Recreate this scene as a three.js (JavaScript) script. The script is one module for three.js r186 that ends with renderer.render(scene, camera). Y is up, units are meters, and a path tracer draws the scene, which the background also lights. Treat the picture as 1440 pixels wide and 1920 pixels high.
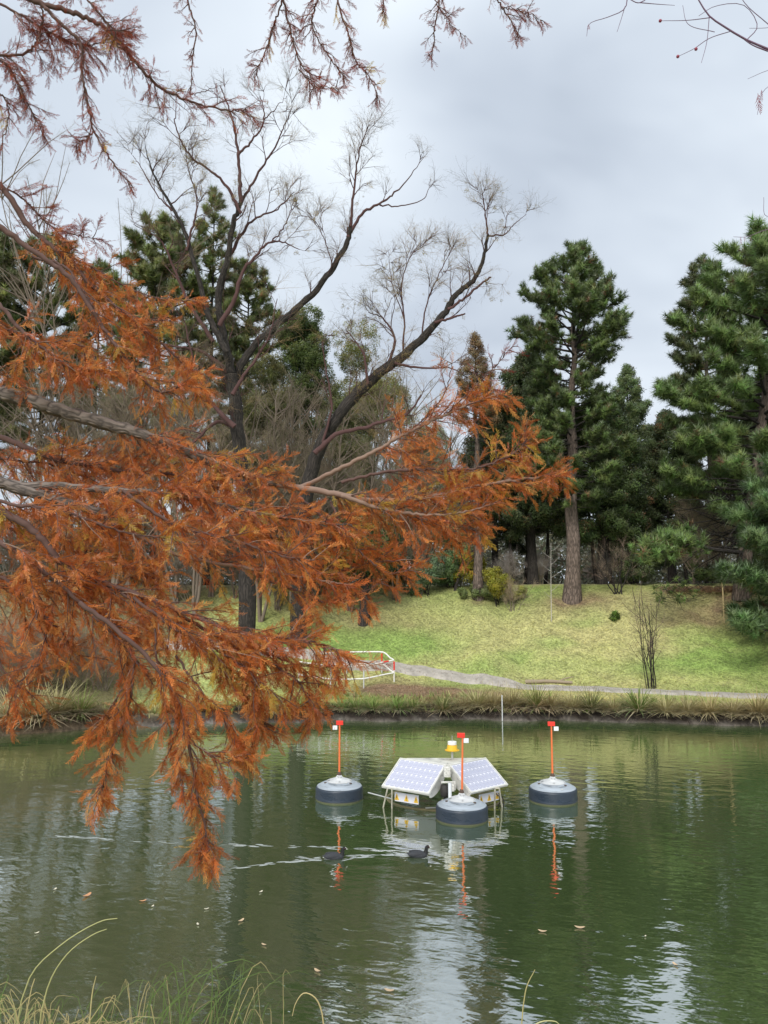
import * as THREE from 'three';
import { mergeGeometries } from 'three/addons/utils/BufferGeometryUtils.js';
import { RoundedBoxGeometry } from 'three/addons/geometries/RoundedBoxGeometry.js';

// ---------------------------------------------------------------- camera, sky, sun, exposure
const V = (x, y, z) => new THREE.Vector3(x, y, z);
const RAD = Math.PI / 180, EYE = 4.1, FOCAL = 1450, PITCH = 6.3 * RAD;   // focal length in pixels of the 1440 x 1920 photograph
const scene = new THREE.Scene();
const camera = new THREE.PerspectiveCamera(2 * Math.atan(960 / FOCAL) / RAD, 0.75, 0.1, 900);
camera.position.set(0, EYE, 0);
camera.rotation.x = PITCH;

const EXPOSURE = 1.9, SUN = 1.5;
const sun = new THREE.DirectionalLight(new THREE.Color(1, 0.965, 0.9), SUN);
sun.name = 'sun';
sun.position.set(-26, 58, 52);
sun.target.position.set(0, 0, -25);
sun.castShadow = true;
sun.shadow.radius = 45;
sun.shadow.mapSize.set(4096, 4096);
Object.assign(sun.shadow.camera, { left: -70, right: 70, top: 70, bottom: -70, near: 1, far: 260 });
scene.add(sun, sun.target);

// seeded random numbers and noise
function rng(seed) {
  let s = seed >>> 0;
  const f = () => { s = (s + 0x6d2b79f5) | 0; let t = Math.imul(s ^ (s >>> 15), 1 | s); t = (t + Math.imul(t ^ (t >>> 7), 61 | t)) ^ t; return ((t ^ (t >>> 14)) >>> 0) / 4294967296; };
  f.r = (a, b) => a + (b - a) * f();
  f.s = (a) => (f() * 2 - 1) * a;
  f.i = (n) => Math.floor(f() * n);
  f.g = () => (f() + f() + f() + f() - 2) * 0.87;
  return f;
}
const hash = (x, y, z, k) => { let h = Math.imul(x, 374761393) ^ Math.imul(y, 668265263) ^ Math.imul(z, 1274126177) ^ Math.imul(k + 1, 974634347); h = Math.imul(h ^ (h >>> 13), 1274126177); h = Math.imul(h ^ (h >>> 15), 2246822519); return ((h ^ (h >>> 16)) >>> 0) / 4294967296; };
const fade = (t) => t * t * (3 - 2 * t), mix = (a, b, t) => a + (b - a) * t, clamp = (x, a = 0, b = 1) => Math.min(b, Math.max(a, x)), smooth = (a, b, x) => fade(clamp((x - a) / (b - a)));
function noise3(x, y, z, k = 0) {
  const i = Math.floor(x), j = Math.floor(y), l = Math.floor(z), u = fade(x - i), v = fade(y - j), w = fade(z - l), h = (a, b, c) => hash(i + a, j + b, l + c, k);
  return mix(mix(mix(h(0, 0, 0), h(1, 0, 0), u), mix(h(0, 1, 0), h(1, 1, 0), u), v), mix(mix(h(0, 0, 1), h(1, 0, 1), u), mix(h(0, 1, 1), h(1, 1, 1), u), v), w);
}
function fbm(x, y, z, n = 4, k = 0) { let s = 0, a = 0.5, t = 0; for (let i = 0; i < n; i++) { s += a * noise3(x, y, z, k + i); t += a; x *= 2.03; y *= 2.03; z *= 2.03; a *= 0.5; } return s / t; }
function tnoise(x, y, p, q, k) { // tiles after p by q cells
  const i = Math.floor(x), j = Math.floor(y), u = fade(x - i), v = fade(y - j), m = (a, n) => ((a % n) + n) % n, h = (a, b) => hash(m(i + a, p), m(j + b, q), 7, k);
  return mix(mix(h(0, 0), h(1, 0), u), mix(h(0, 1), h(1, 1), u), v);
}
function tfbm(u, v, p, q, n, k) { let s = 0, a = 0.5, t = 0; for (let i = 0; i < n; i++) { s += a * tnoise(u * p, v * q, p, q, k + i); t += a; p *= 2; q *= 2; a *= 0.5; } return s / t; }

// overcast sky: soft cloud blotches, a little brighter towards the zenith
{
  const W = 2048, Hh = 1024, d = new Float32Array(W * Hh * 4);
  const lobe = (x, y, z, cx, cy, cz, k) => Math.exp((x * cx + y * cy + z * cz - 1) * k);
  const dirOf = (px, py) => V((px - 720) / FOCAL, (960 - py) / FOCAL, -1).applyAxisAngle(V(1, 0, 0), PITCH).normalize();
  const br = [[560, 270, 0.08, 160], [830, 90, 0.12, 90], [1330, 300, 0.12, 140], [650, 330, 0.08, 220]].map(([x, y, a, k]) => [...dirOf(x, y).toArray(), a, k]);
  const dk = [[900, 230, 0.12, 130], [1050, 270, 0.08, 220], [1400, 160, 0.06, 60], [800, 190, 0.08, 260], [200, 250, 0.04, 50], [1240, 420, 0.07, 60]].map(([x, y, a, k]) => [...dirOf(x, y).toArray(), a, k]);
  for (let r = 0; r < Hh; r++) {
    const e = ((r + 0.5) / Hh - 0.5) * Math.PI, y = Math.sin(e), ce = Math.cos(e);
    for (let c = 0; c < W; c++) {
      const a = ((c + 0.5) / W - 0.5) * 2 * Math.PI, x = Math.cos(a) * ce, z = Math.sin(a) * ce, o = (r * W + c) * 4;
      const yy = Math.max(y, 0) + 0.32, qx = x / yy, qz = z / yy;
      const warp = fbm(qx * 1.1 + 9, 2.2, qz * 1.1, 3, 60) - 0.5;
      let n = fbm(qx * 1.5 + warp * 1.6, warp, qz * 2.3 + warp, 5, 40) - 0.5;
      let L = 1.02 + n * 1.0;
      for (const b of br) L += b[3] * lobe(x, y, z, b[0], b[1], b[2], b[4]);
      for (const b of dk) L -= b[3] * lobe(x, y, z, b[0], b[1], b[2], b[4]);
      L *= 0.92 + 0.95 * smooth(0.35, 1.05, y);
      L = Math.max(0.5, L);
      const g = clamp((L - 0.75) * 1.5);     // bright cloud is whiter, thick cloud bluer
      const s = 0.425 * L;
      d[o] = s * mix(0.85, 0.95, g); d[o + 1] = s * mix(0.965, 1.02, g); d[o + 2] = s * mix(1.14, 1.06, g); d[o + 3] = 1;
      if (y < 0) { const k = 0.25; d[o] = 0.7 * k; d[o + 1] = 0.75 * k; d[o + 2] = 0.7 * k; }
    }
  }
  const t = new THREE.DataTexture(d, W, Hh, THREE.RGBAFormat, THREE.FloatType);
  t.mapping = THREE.EquirectangularReflectionMapping; t.magFilter = THREE.LinearFilter; t.needsUpdate = true;
  scene.background = t; scene.environment = t;
}

// ---------------------------------------------------------------- pixel of the photograph -> place
const ray = (px, py) => V((px - 720) / FOCAL, (960 - py) / FOCAL, -1).applyAxisAngle(V(1, 0, 0), PITCH);
const at = (px, py, depth) => ray(px, py).multiplyScalar(depth).add(camera.position);
const onLevel = (px, py, h = 0) => { const r = ray(px, py); return r.multiplyScalar((h - EYE) / r.y).add(camera.position); };
const table = (rows) => (x) => { if (x <= rows[0][0]) return rows[0][1]; for (let i = 1; i < rows.length; i++) if (x <= rows[i][0]) { const [a, b] = rows[i - 1], [c, e] = rows[i]; return mix(b, e, (x - a) / (c - a)); } return rows[rows.length - 1][1]; };

// ---------------------------------------------------------------- names, labels, groups
const taken = new Map();
function numbered(n) { const k = taken.get(n) ?? 0; taken.set(n, k + 1); return k ? n + '_' + String(k).padStart(3, '0') : n; }
function tag(o, label, category, group) { o.userData.label = label; o.userData.category = category; if (group) o.userData.group = group; return o; }
function thing(name, label, category, p = V(0, 0, 0), group) { const o = new THREE.Group(); o.name = numbered(name); o.position.copy(p); scene.add(o); return tag(o, label, category, group); }
function put(name, geometry, material, parent, kind) {
  const m = new THREE.Mesh(geometry, material);
  m.name = parent === scene ? numbered(name) : name; m.castShadow = m.receiveShadow = true;
  if (kind) m.userData.kind = kind;
  parent.add(m);
  return m;
}

// ---------------------------------------------------------------- builders
// tapered tubes collected into one mesh
class Tubes {
  constructor() { this.p = []; this.n = []; this.u = []; this.x = []; this.c = null; }
  get empty() { return !this.x.length; }
  add(pts, radii, sides = 6, bark = 1) {
    const n = pts.length, base0 = this.p.length / 3;
    const t = pts.map((q, i) => pts[Math.min(i + 1, n - 1)].clone().sub(pts[Math.max(i - 1, 0)]).normalize());
    let a = Math.abs(t[0].y) < 0.9 ? V(0, 1, 0) : V(1, 0, 0);
    a.addScaledVector(t[0], -a.dot(t[0])).normalize();
    let v = 0;
    for (let i = 0; i < n; i++) {
      if (i) { a.addScaledVector(t[i], -a.dot(t[i])).normalize(); v += pts[i].distanceTo(pts[i - 1]); }
      const b = V(0, 0, 0).crossVectors(t[i], a), r = Array.isArray(radii) ? (radii.length === 2 ? mix(radii[0], radii[1], i / (n - 1)) : radii[i]) : radii;
      for (let k = 0; k <= sides; k++) {
        const f = (k / sides) * 2 * Math.PI, c = Math.cos(f), s = Math.sin(f), rr = r * (bark === 1 ? 1 : 1 + bark(k % sides, i));
        const nx = a.x * c + b.x * s, ny = a.y * c + b.y * s, nz = a.z * c + b.z * s;
        this.p.push(pts[i].x + nx * rr, pts[i].y + ny * rr, pts[i].z + nz * rr); this.n.push(nx, ny, nz); this.u.push((k / sides) * Math.max(1, Math.round(6.3 * (Array.isArray(radii) ? radii[0] : radii) / 0.6)), v);
      }
    }
    for (let i = 0; i < n - 1; i++) for (let k = 0; k < sides; k++) { const q = base0 + i * (sides + 1) + k, w = q + sides + 1; this.x.push(q, q + 1, w, q + 1, w + 1, w); }
    // close both ends
    for (const [i, s] of [[0, -1], [n - 1, 1]]) { const q = base0 + i * (sides + 1), m = this.p.length / 3; this.p.push(pts[i].x, pts[i].y, pts[i].z); this.n.push(t[i].x * s, t[i].y * s, t[i].z * s); this.u.push(0.5, 0); for (let k = 0; k < sides; k++) s > 0 ? this.x.push(q + k, q + k + 1, m) : this.x.push(q + k + 1, q + k, m); }
    return this;
  }
  geometry(origin = V(0, 0, 0)) {
    const g = new THREE.BufferGeometry(), p = Float32Array.from(this.p);
    for (let i = 0; i < p.length; i += 3) { p[i] -= origin.x; p[i + 1] -= origin.y; p[i + 2] -= origin.z; }
    g.setAttribute('position', new THREE.BufferAttribute(p, 3)); g.setAttribute('normal', new THREE.BufferAttribute(Float32Array.from(this.n), 3)); g.setAttribute('uv', new THREE.BufferAttribute(Float32Array.from(this.u), 2));
    g.setIndex(this.x);
    return g;
  }
  build(name, material, parent, kind) { return this.empty ? null : put(name, this.geometry(parent === scene ? V(0, 0, 0) : parent.getWorldPosition(V(0, 0, 0))), material, parent, kind); }
}
// scattered copies of one shape (leaves, needles, grass)
class Copies {
  constructor() { this.m = []; this.c = []; }
  add(p, q, s, col) { this.m.push([p, q, s]); this.c.push(col); }
  build(name, geometry, material, parent) {
    if (!this.m.length) return null;
    const o = new THREE.InstancedMesh(geometry, material, this.m.length), M = new THREE.Matrix4(), sv = V(1, 1, 1), w = parent === scene ? V(0, 0, 0) : parent.getWorldPosition(V(0, 0, 0));
    this.m.forEach(([p, q, s], i) => { if (typeof s === 'number') sv.setScalar(s); else sv.copy(s); o.setMatrixAt(i, M.compose(p.clone().sub(w), q, sv)); o.setColorAt(i, this.c[i]); });
    o.name = parent === scene ? numbered(name) : name; o.userData.kind = 'stuff'; o.castShadow = o.receiveShadow = true;
    parent.add(o);
    return o;
  }
}
const UP = V(0, 1, 0);
const quatTo = (dir, spin = 0) => new THREE.Quaternion().setFromUnitVectors(UP, dir).multiply(new THREE.Quaternion().setFromAxisAngle(UP, spin));
const col = (r, g, b) => new THREE.Color(r, g, b);
const vary = (R, c, a = 0.2, h = 0.06) => { const k = 1 + R.s(a); return col(Math.max(0.002, c[0] * k * (1 + R.s(h))), Math.max(0.002, c[1] * k * (1 + R.s(h))), Math.max(0.002, c[2] * k * (1 + R.s(h)))); };
function curve(pts, n) { return pts.length === 2 ? Array.from({ length: n + 1 }, (_, i) => pts[0].clone().lerp(pts[1], i / n)) : new THREE.CatmullRomCurve3(pts, false, 'centripetal').getPoints(n); }
function crooked(R, pts, a) { return pts.map((p, i) => (i === 0 || i === pts.length - 1 ? p : p.clone().add(V(R.s(a), R.s(a), R.s(a))))); }
const along = (pts, u) => { const f = clamp(u) * (pts.length - 1), i = Math.min(Math.floor(f), pts.length - 2); return pts[i].clone().lerp(pts[i + 1], f - i); };
const heading = (pts, u) => { const i = Math.min(Math.floor(clamp(u) * (pts.length - 1)), pts.length - 2); return pts[i + 1].clone().sub(pts[i]).normalize(); };
function side(R, dir, lo, hi, roll = R.r(0, 6.283)) { // a direction at lo..hi radians from dir
  const a = Math.abs(dir.y) < 0.95 ? V(0, 1, 0) : V(1, 0, 0), b = V(0, 0, 0).crossVectors(dir, a).normalize(), c = V(0, 0, 0).crossVectors(dir, b), t = R.r(lo, hi);
  return dir.clone().multiplyScalar(Math.cos(t)).addScaledVector(b, Math.sin(t) * Math.cos(roll)).addScaledVector(c, Math.sin(t) * Math.sin(roll)).normalize();
}
// a free-growing branch: returns its points
function shoot(R, p, dir, len, segs, wobble, pull) {
  const out = [p.clone()], d = dir.clone(), q = p.clone();
  for (let i = 0; i < segs; i++) { d.add(V(R.s(wobble), R.s(wobble) + pull, R.s(wobble))).normalize(); q.addScaledVector(d, len / segs); out.push(q.clone()); }
  return out;
}
// flat shapes made of thin pieces
class Flat {
  constructor() { this.p = []; this.x = []; this.n = []; }
  leaf(a, dir, wide, len, width, nrm) { // a slim leaf of two triangles
    const b = this.p.length / 3, m = a.clone().addScaledVector(dir, len * 0.5), t = a.clone().addScaledVector(dir, len);
    for (const q of [a, m.clone().addScaledVector(wide, width / 2), t, m.clone().addScaledVector(wide, -width / 2)]) { this.p.push(q.x, q.y, q.z); this.n.push(nrm.x, nrm.y, nrm.z); }
    this.x.push(b, b + 1, b + 2, b, b + 2, b + 3);
  }
  spike(a, dir, wide, len, width, nrm) {
    const b = this.p.length / 3, t = a.clone().addScaledVector(dir, len);
    for (const q of [a.clone().addScaledVector(wide, width / 2), a.clone().addScaledVector(wide, -width / 2), t]) { this.p.push(q.x, q.y, q.z); this.n.push(nrm.x, nrm.y, nrm.z); }
    this.x.push(b, b + 1, b + 2);
  }
  blade(pts, width, nrm) { // a ribbon that narrows to a point
    const b = this.p.length / 3, n = pts.length;
    pts.forEach((q, i) => {
      const t = pts[Math.min(i + 1, n - 1)].clone().sub(pts[Math.max(0, i - 1)]).normalize(), s = V(0, 0, 0).crossVectors(t, nrm).normalize(), w = (width / 2) * (1 - 0.92 * (i / (n - 1)) ** 1.6);
      for (const k of [1, -1]) { this.p.push(q.x + s.x * w * k, q.y + s.y * w * k, q.z + s.z * w * k); this.n.push(nrm.x, nrm.y, nrm.z); }
      if (i) { const o = b + (i - 1) * 2; this.x.push(o, o + 1, o + 2, o + 1, o + 3, o + 2); }
    });
  }
  geometry() {
    const g = new THREE.BufferGeometry(), a = V(0, 0, 0), b = V(0, 0, 0), c = V(0, 0, 0), n = V(0, 0, 0);
    for (let i = 0; i < this.x.length; i += 3) { // faces turn the way their normals do
      const [i0, i1, i2] = this.x.slice(i, i + 3); a.fromArray(this.p, i0 * 3); b.fromArray(this.p, i1 * 3).sub(a); c.fromArray(this.p, i2 * 3).sub(a); n.set(0, 0, 0);
      for (const k of [i0, i1, i2]) n.add(a.fromArray(this.n, k * 3));
      if (b.cross(c).dot(n) < 0) { this.x[i + 1] = i2; this.x[i + 2] = i1; }
    }
    g.setAttribute('position', new THREE.Float32BufferAttribute(this.p, 3)); g.setAttribute('normal', new THREE.Float32BufferAttribute(this.n, 3)); g.setIndex(this.x);
    return g;
  }
}

// ---------------------------------------------------------------- materials
function texture(W, Hh, fn, rx = 1, ry = 1, srgb = false) {
  const d = new Uint8Array(W * Hh * 4);
  for (let j = 0; j < Hh; j++) for (let i = 0; i < W; i++) { const c = fn(i / W, j / Hh), o = (j * W + i) * 4; for (let k = 0; k < 3; k++) d[o + k] = clamp(Array.isArray(c) ? c[k] : c) * 255; d[o + 3] = 255; }
  const t = new THREE.DataTexture(d, W, Hh); t.wrapS = t.wrapT = THREE.RepeatWrapping; t.magFilter = THREE.LinearFilter; t.repeat.set(rx, ry); t.needsUpdate = true;
  if (srgb) t.colorSpace = THREE.SRGBColorSpace;
  return t;
}
const std = (o) => new THREE.MeshStandardMaterial(o);
const leafy = (through = 0.3) => new THREE.MeshPhysicalMaterial({ color: 0xffffff, roughness: 0.85, specularIntensity: 0.35, transmission: through, thickness: 0, side: THREE.DoubleSide });
const barkMap = texture(256, 512, (u, v) => { const f = tfbm(u, v, 8, 4, 4, 11), g = Math.abs(tfbm(u, v, 7, 3, 3, 23) - 0.5) * 4; return clamp(0.35 + f * 0.55) * clamp(0.35 + g); });
const limbMap = barkMap.clone(); limbMap.repeat.set(1, 4); limbMap.needsUpdate = true;
const M = {
  pineBark: std({ color: col(0.34, 0.255, 0.21), roughness: 1, map: barkMap, bumpMap: barkMap, bumpScale: 0.05 }),
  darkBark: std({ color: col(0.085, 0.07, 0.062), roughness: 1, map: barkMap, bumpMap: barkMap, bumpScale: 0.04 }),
  willowBark: std({ color: col(0.085, 0.07, 0.06), roughness: 1, map: barkMap, bumpMap: barkMap, bumpScale: 0.04 }),
  redBark: std({ color: col(0.09, 0.045, 0.042), roughness: 1 }),
  twig: std({ color: col(0.19, 0.15, 0.115), roughness: 1 }),
  paleTwig: std({ color: col(0.3, 0.24, 0.17), roughness: 1 }),
  palest: std({ color: col(0.5, 0.46, 0.42), roughness: 0.9 }),
  needle: leafy(0.4), leaf: leafy(0.4), rust: leafy(0.5), grass: leafy(0.3),
  white: std({ color: col(0.78, 0.77, 0.73), roughness: 0.45 }),
  galvanised: std({ color: col(0.62, 0.63, 0.64), roughness: 0.4, metalness: 0.3 }),
};
// ---------------------------------------------------------------- ground: one sheet with the pond's bed in it
const shoreRows = [[-500, 1405], [-100, 1388], [0, 1381], [150, 1368], [300, 1361], [560, 1353], [900, 1350], [1200, 1354], [1440, 1361], [1700, 1372]].map(([x, y]) => { const q = onLevel(x, y, 0); return [q.x, -q.z]; });
const shoreIn = table(shoreRows), s0 = shoreRows[0], s1 = shoreRows[shoreRows.length - 1];
const shore = (x) => (x < s0[0] ? Math.max(3, s0[1] - (s0[0] - x) * 0.5) : x > s1[0] ? Math.max(3, s1[1] - (x - s1[0]) * 0.5) : shoreIn(x)) + (fbm(x * 0.9, 1, 5, 3, 90) - 0.5) * 0.9;
const rise = table([[-3, -1.1], [-0.6, -0.35], [0, 0], [0.1, 0.12], [0.4, 0.31], [1.2, 0.42], [2.2, 0.62], [3.7, 0.68], [4.5, 0.95], [5.5, 1.34], [7.2, 2.09], [9, 2.92], [11, 3.98], [12.2, 4.5], [13.4, 4.72], [16, 4.76], [22, 4.65], [60, 4.4], [400, 7]]);
const riseSoft = (s) => (s < 1.5 ? rise(s) : (rise(s - 0.5) + 2 * rise(s) + rise(s + 0.5)) / 4);
const nearBank = table([[-40, 3.2], [-2, 2.55], [1.5, 2.4], [3.2, 1.75], [5, 0.8], [6.6, 0.02], [7.4, -0.5], [9, -1.1], [400, -1.1]]);
function H(x, z) {
  const s = -z - shore(x), far = riseSoft(s) + (s > 1 ? (fbm(x * 0.22, 3, z * 0.22, 3, 12) - 0.5) * 0.2 * smooth(3, 7, s) + (fbm(x * 1.3, 3, z * 1.3, 2, 15) - 0.5) * 0.05 : 0);
  return Math.max(far, nearBank(-z) + (-z < 9 ? (fbm(x, 8, z, 3, 33) - 0.5) * 0.2 : 0));
}
const newDepth = table([[0, 0], [25, 25], [31.6, 28.3], [37, 32], [41, 34], [48, 36], [55, 37.5], [62, 42], [72, 50], [104, 74]]), oldDepth = table([[0, 0], [25, 25], [28.3, 31.6], [32, 37], [34, 41], [36, 48], [37.5, 55], [42, 62], [50, 72], [74, 104]]);
const sized = (base) => -base.z / oldDepth(-base.z);   // metres on the steep bank
const P = (x, z) => V(x, H(x, z), z);
function onGround(px, py, dx = 0) {
  const r = ray(px, py), q = camera.position.clone();
  for (let t = 9; t < 120; t += 0.05) { q.copy(camera.position).addScaledVector(r, t); if (q.y <= Math.max(H(q.x, q.z), -0.02)) return P(q.x, q.z); }
  q.copy(camera.position).addScaledVector(r, 62); return P(q.x, q.z);
}
const standing = (px, depth) => { const q = at(px, 1100, newDepth(depth)); return P(q.x, q.z); };

// the path that crosses the bank
const pathLine = curve([[1900, 1322], [1600, 1311], [1440, 1305], [1300, 1300.5], [1150, 1296], [1040, 1291], [960, 1284], [890, 1275], [820, 1264], [760, 1256], [700, 1248], [620, 1237], [540, 1224], [460, 1215], [300, 1205]].map(([x, y]) => onGround(x, y)), 160);
const pathDist = (x, z) => { let b = 1e9; for (const q of pathLine) { const e = (q.x - x) ** 2 + (q.z - z) ** 2; if (e < b) b = e; } return Math.sqrt(b); };

const green = [0.31, 0.43, 0.11], straw = [0.55, 0.51, 0.22], dull = [0.45, 0.47, 0.16], soil = [0.04, 0.03, 0.023], litter = [0.30, 0.2, 0.12];
const mix3 = (a, b, t) => [mix(a[0], b[0], t), mix(a[1], b[1], t), mix(a[2], b[2], t)];
// spots where the turf is lusher or worn: pixel of the photograph, radius in metres, how much
const spots = [[640, 1195, 4, 'g', 0.9], [560, 1215, 4, 'g', 0.9], [800, 1200, 3, 'g', 0.45], [1390, 1228, 3, 'g', 0.95], [1300, 1250, 2.2, 'g', 0.7], [1200, 1255, 1.8, 'g', 0.4], [900, 1115, 5, 'g', 0.6], [1050, 1112, 4, 'g', 0.5], [1020, 1250, 2.5, 'g', 0.5], [780, 1298, 2.6, 'l', 1.6], [850, 1308, 2.2, 'l', 1.4], [700, 1165, 2.6, 'l', 0.55], [1080, 1130, 2.5, 'l', 0.8], [1310, 1162, 1.6, 'l', 0.6], [900, 1126, 1.3, 'l', 0.5], [1390, 1120, 3, 'l', 0.8], [820, 1157, 6, 's', 0.5], [1000, 1170, 6, 's', 0.6], [1100, 1195, 4, 's', 0.5], [860, 1222, 3, 's', 0.6], [1180, 1150, 6, 's', 0.5], [700, 1215, 3, 'g', 0.7], [740, 1290, 1.6, 'l', 1], [1100, 1302, 4, 's', 0.8], [1300, 1310, 4, 's', 0.8]].map(([x, y, r, k, a]) => [onGround(x, y), r * 0.85, k, a]);
function groundColor(x, z) {
  const s = -z - shore(x);
  const n = fbm(x * 0.35, 4, z * 0.5, 4, 70), m = fbm(x * 1.6, 6, z * 2.4, 3, 75), f = fbm(x * 6, 6, z * 8, 2, 78);
  let c = mix3(dull, straw, smooth(0.3, 0.58, n + (m - 0.5) * 0.5));
  let g = smooth(0.55, 0.75, fbm(x * 0.28 + 30, 2, z * 0.45, 3, 81)) * 0.6, l = smooth(0.66, 0.8, m) * 0.12, st = 0;
  for (const [p, r, k, a] of spots) { const w = a * Math.exp(-(((x - p.x) / r) ** 2 + ((z - p.z) / (r * 0.45)) ** 2)) * (0.55 + 0.9 * m); if (k === 'g') g += w; else if (k === 'l') l += w; else st += w; }
  c = mix3(c, straw, clamp(st)); c = mix3(c, green, clamp(g)); c = mix3(c, litter, clamp(l));
  const k = 0.72 + f * 0.56; c = c.map((v) => v * k);
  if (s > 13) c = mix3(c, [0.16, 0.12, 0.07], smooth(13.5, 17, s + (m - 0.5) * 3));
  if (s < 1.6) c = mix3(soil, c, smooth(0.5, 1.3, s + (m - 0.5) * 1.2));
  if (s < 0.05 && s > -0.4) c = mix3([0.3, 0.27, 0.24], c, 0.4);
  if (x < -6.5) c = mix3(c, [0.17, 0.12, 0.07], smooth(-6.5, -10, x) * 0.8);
  if (-z < 9) c = mix3(litter, green, m);
  return c;
}
{
  const axis = (lo, hi, a, b, step, grow) => { const o = []; for (let v = a; v <= b + 1e-6; v += step) o.push(v); let d = step; while (o[0] > lo) { d *= grow; o.unshift(o[0] - d); } d = step; while (o[o.length - 1] < hi) { d *= grow; o.push(o[o.length - 1] + d); } return o; };
  const xs = axis(-420, 420, -22, 24, 0.22, 1.25), zs = axis(-640, 40, -58, -21, 0.2, 1.22).reverse();
  const nx = xs.length, p = [], c = [], u = [], ix = [];
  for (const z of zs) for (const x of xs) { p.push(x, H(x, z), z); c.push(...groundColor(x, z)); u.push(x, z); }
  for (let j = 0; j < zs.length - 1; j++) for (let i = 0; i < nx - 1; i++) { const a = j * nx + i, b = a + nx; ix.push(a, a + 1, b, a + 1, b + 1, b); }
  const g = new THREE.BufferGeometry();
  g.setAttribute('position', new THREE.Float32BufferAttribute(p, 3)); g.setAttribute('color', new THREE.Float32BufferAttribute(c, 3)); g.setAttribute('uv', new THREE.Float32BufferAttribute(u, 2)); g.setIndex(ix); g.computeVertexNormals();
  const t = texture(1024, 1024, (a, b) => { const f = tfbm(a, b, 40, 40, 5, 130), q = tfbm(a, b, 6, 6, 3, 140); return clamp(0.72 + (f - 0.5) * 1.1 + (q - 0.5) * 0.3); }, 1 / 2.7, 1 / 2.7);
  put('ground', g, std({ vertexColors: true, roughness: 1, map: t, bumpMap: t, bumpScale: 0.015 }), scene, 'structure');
}
function ribbon(line, half, lift) {
  const p = [], u = [], ix = []; let v = 0;
  line.forEach((q, i) => {
    const t = line[Math.min(i + 1, line.length - 1)].clone().sub(line[Math.max(0, i - 1)]).setY(0).normalize(), s = V(-t.z, 0, t.x);
    if (i) v += q.distanceTo(line[i - 1]);
    for (let k = -3; k <= 3; k++) { const w = half * (k / 3) * (1 + (fbm(v * 1.5, k > 0 ? 3 : 9, 0, 2, 50) - 0.5) * 0.3), x = q.x + s.x * w, z = q.z + s.z * w; p.push(x, H(x, z) + lift - (Math.abs(k) === 3 ? 0.09 : 0), z); u.push(w, v); }
    if (i) for (let k = 0; k < 6; k++) { const a = (i - 1) * 7 + k, b = a + 7; ix.push(a, a + 1, b, a + 1, b + 1, b); }
  });
  const g = new THREE.BufferGeometry();
  g.setAttribute('position', new THREE.Float32BufferAttribute(p, 3)); g.setAttribute('uv', new THREE.Float32BufferAttribute(u, 2)); g.setIndex(ix); g.computeVertexNormals();
  return g;
}
{
  const t = texture(512, 512, (a, b) => 0.35 + 0.45 * tfbm(a, b, 12, 12, 5, 160) + 0.3 * tfbm(a, b, 3, 3, 3, 165), 0.7, 0.7);
  put('path', ribbon(pathLine, 0.5, 0.05), std({ color: col(0.50, 0.455, 0.4), roughness: 0.95, map: t, bumpMap: t, bumpScale: 0.01, side: THREE.DoubleSide }), scene, 'structure');
}
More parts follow.
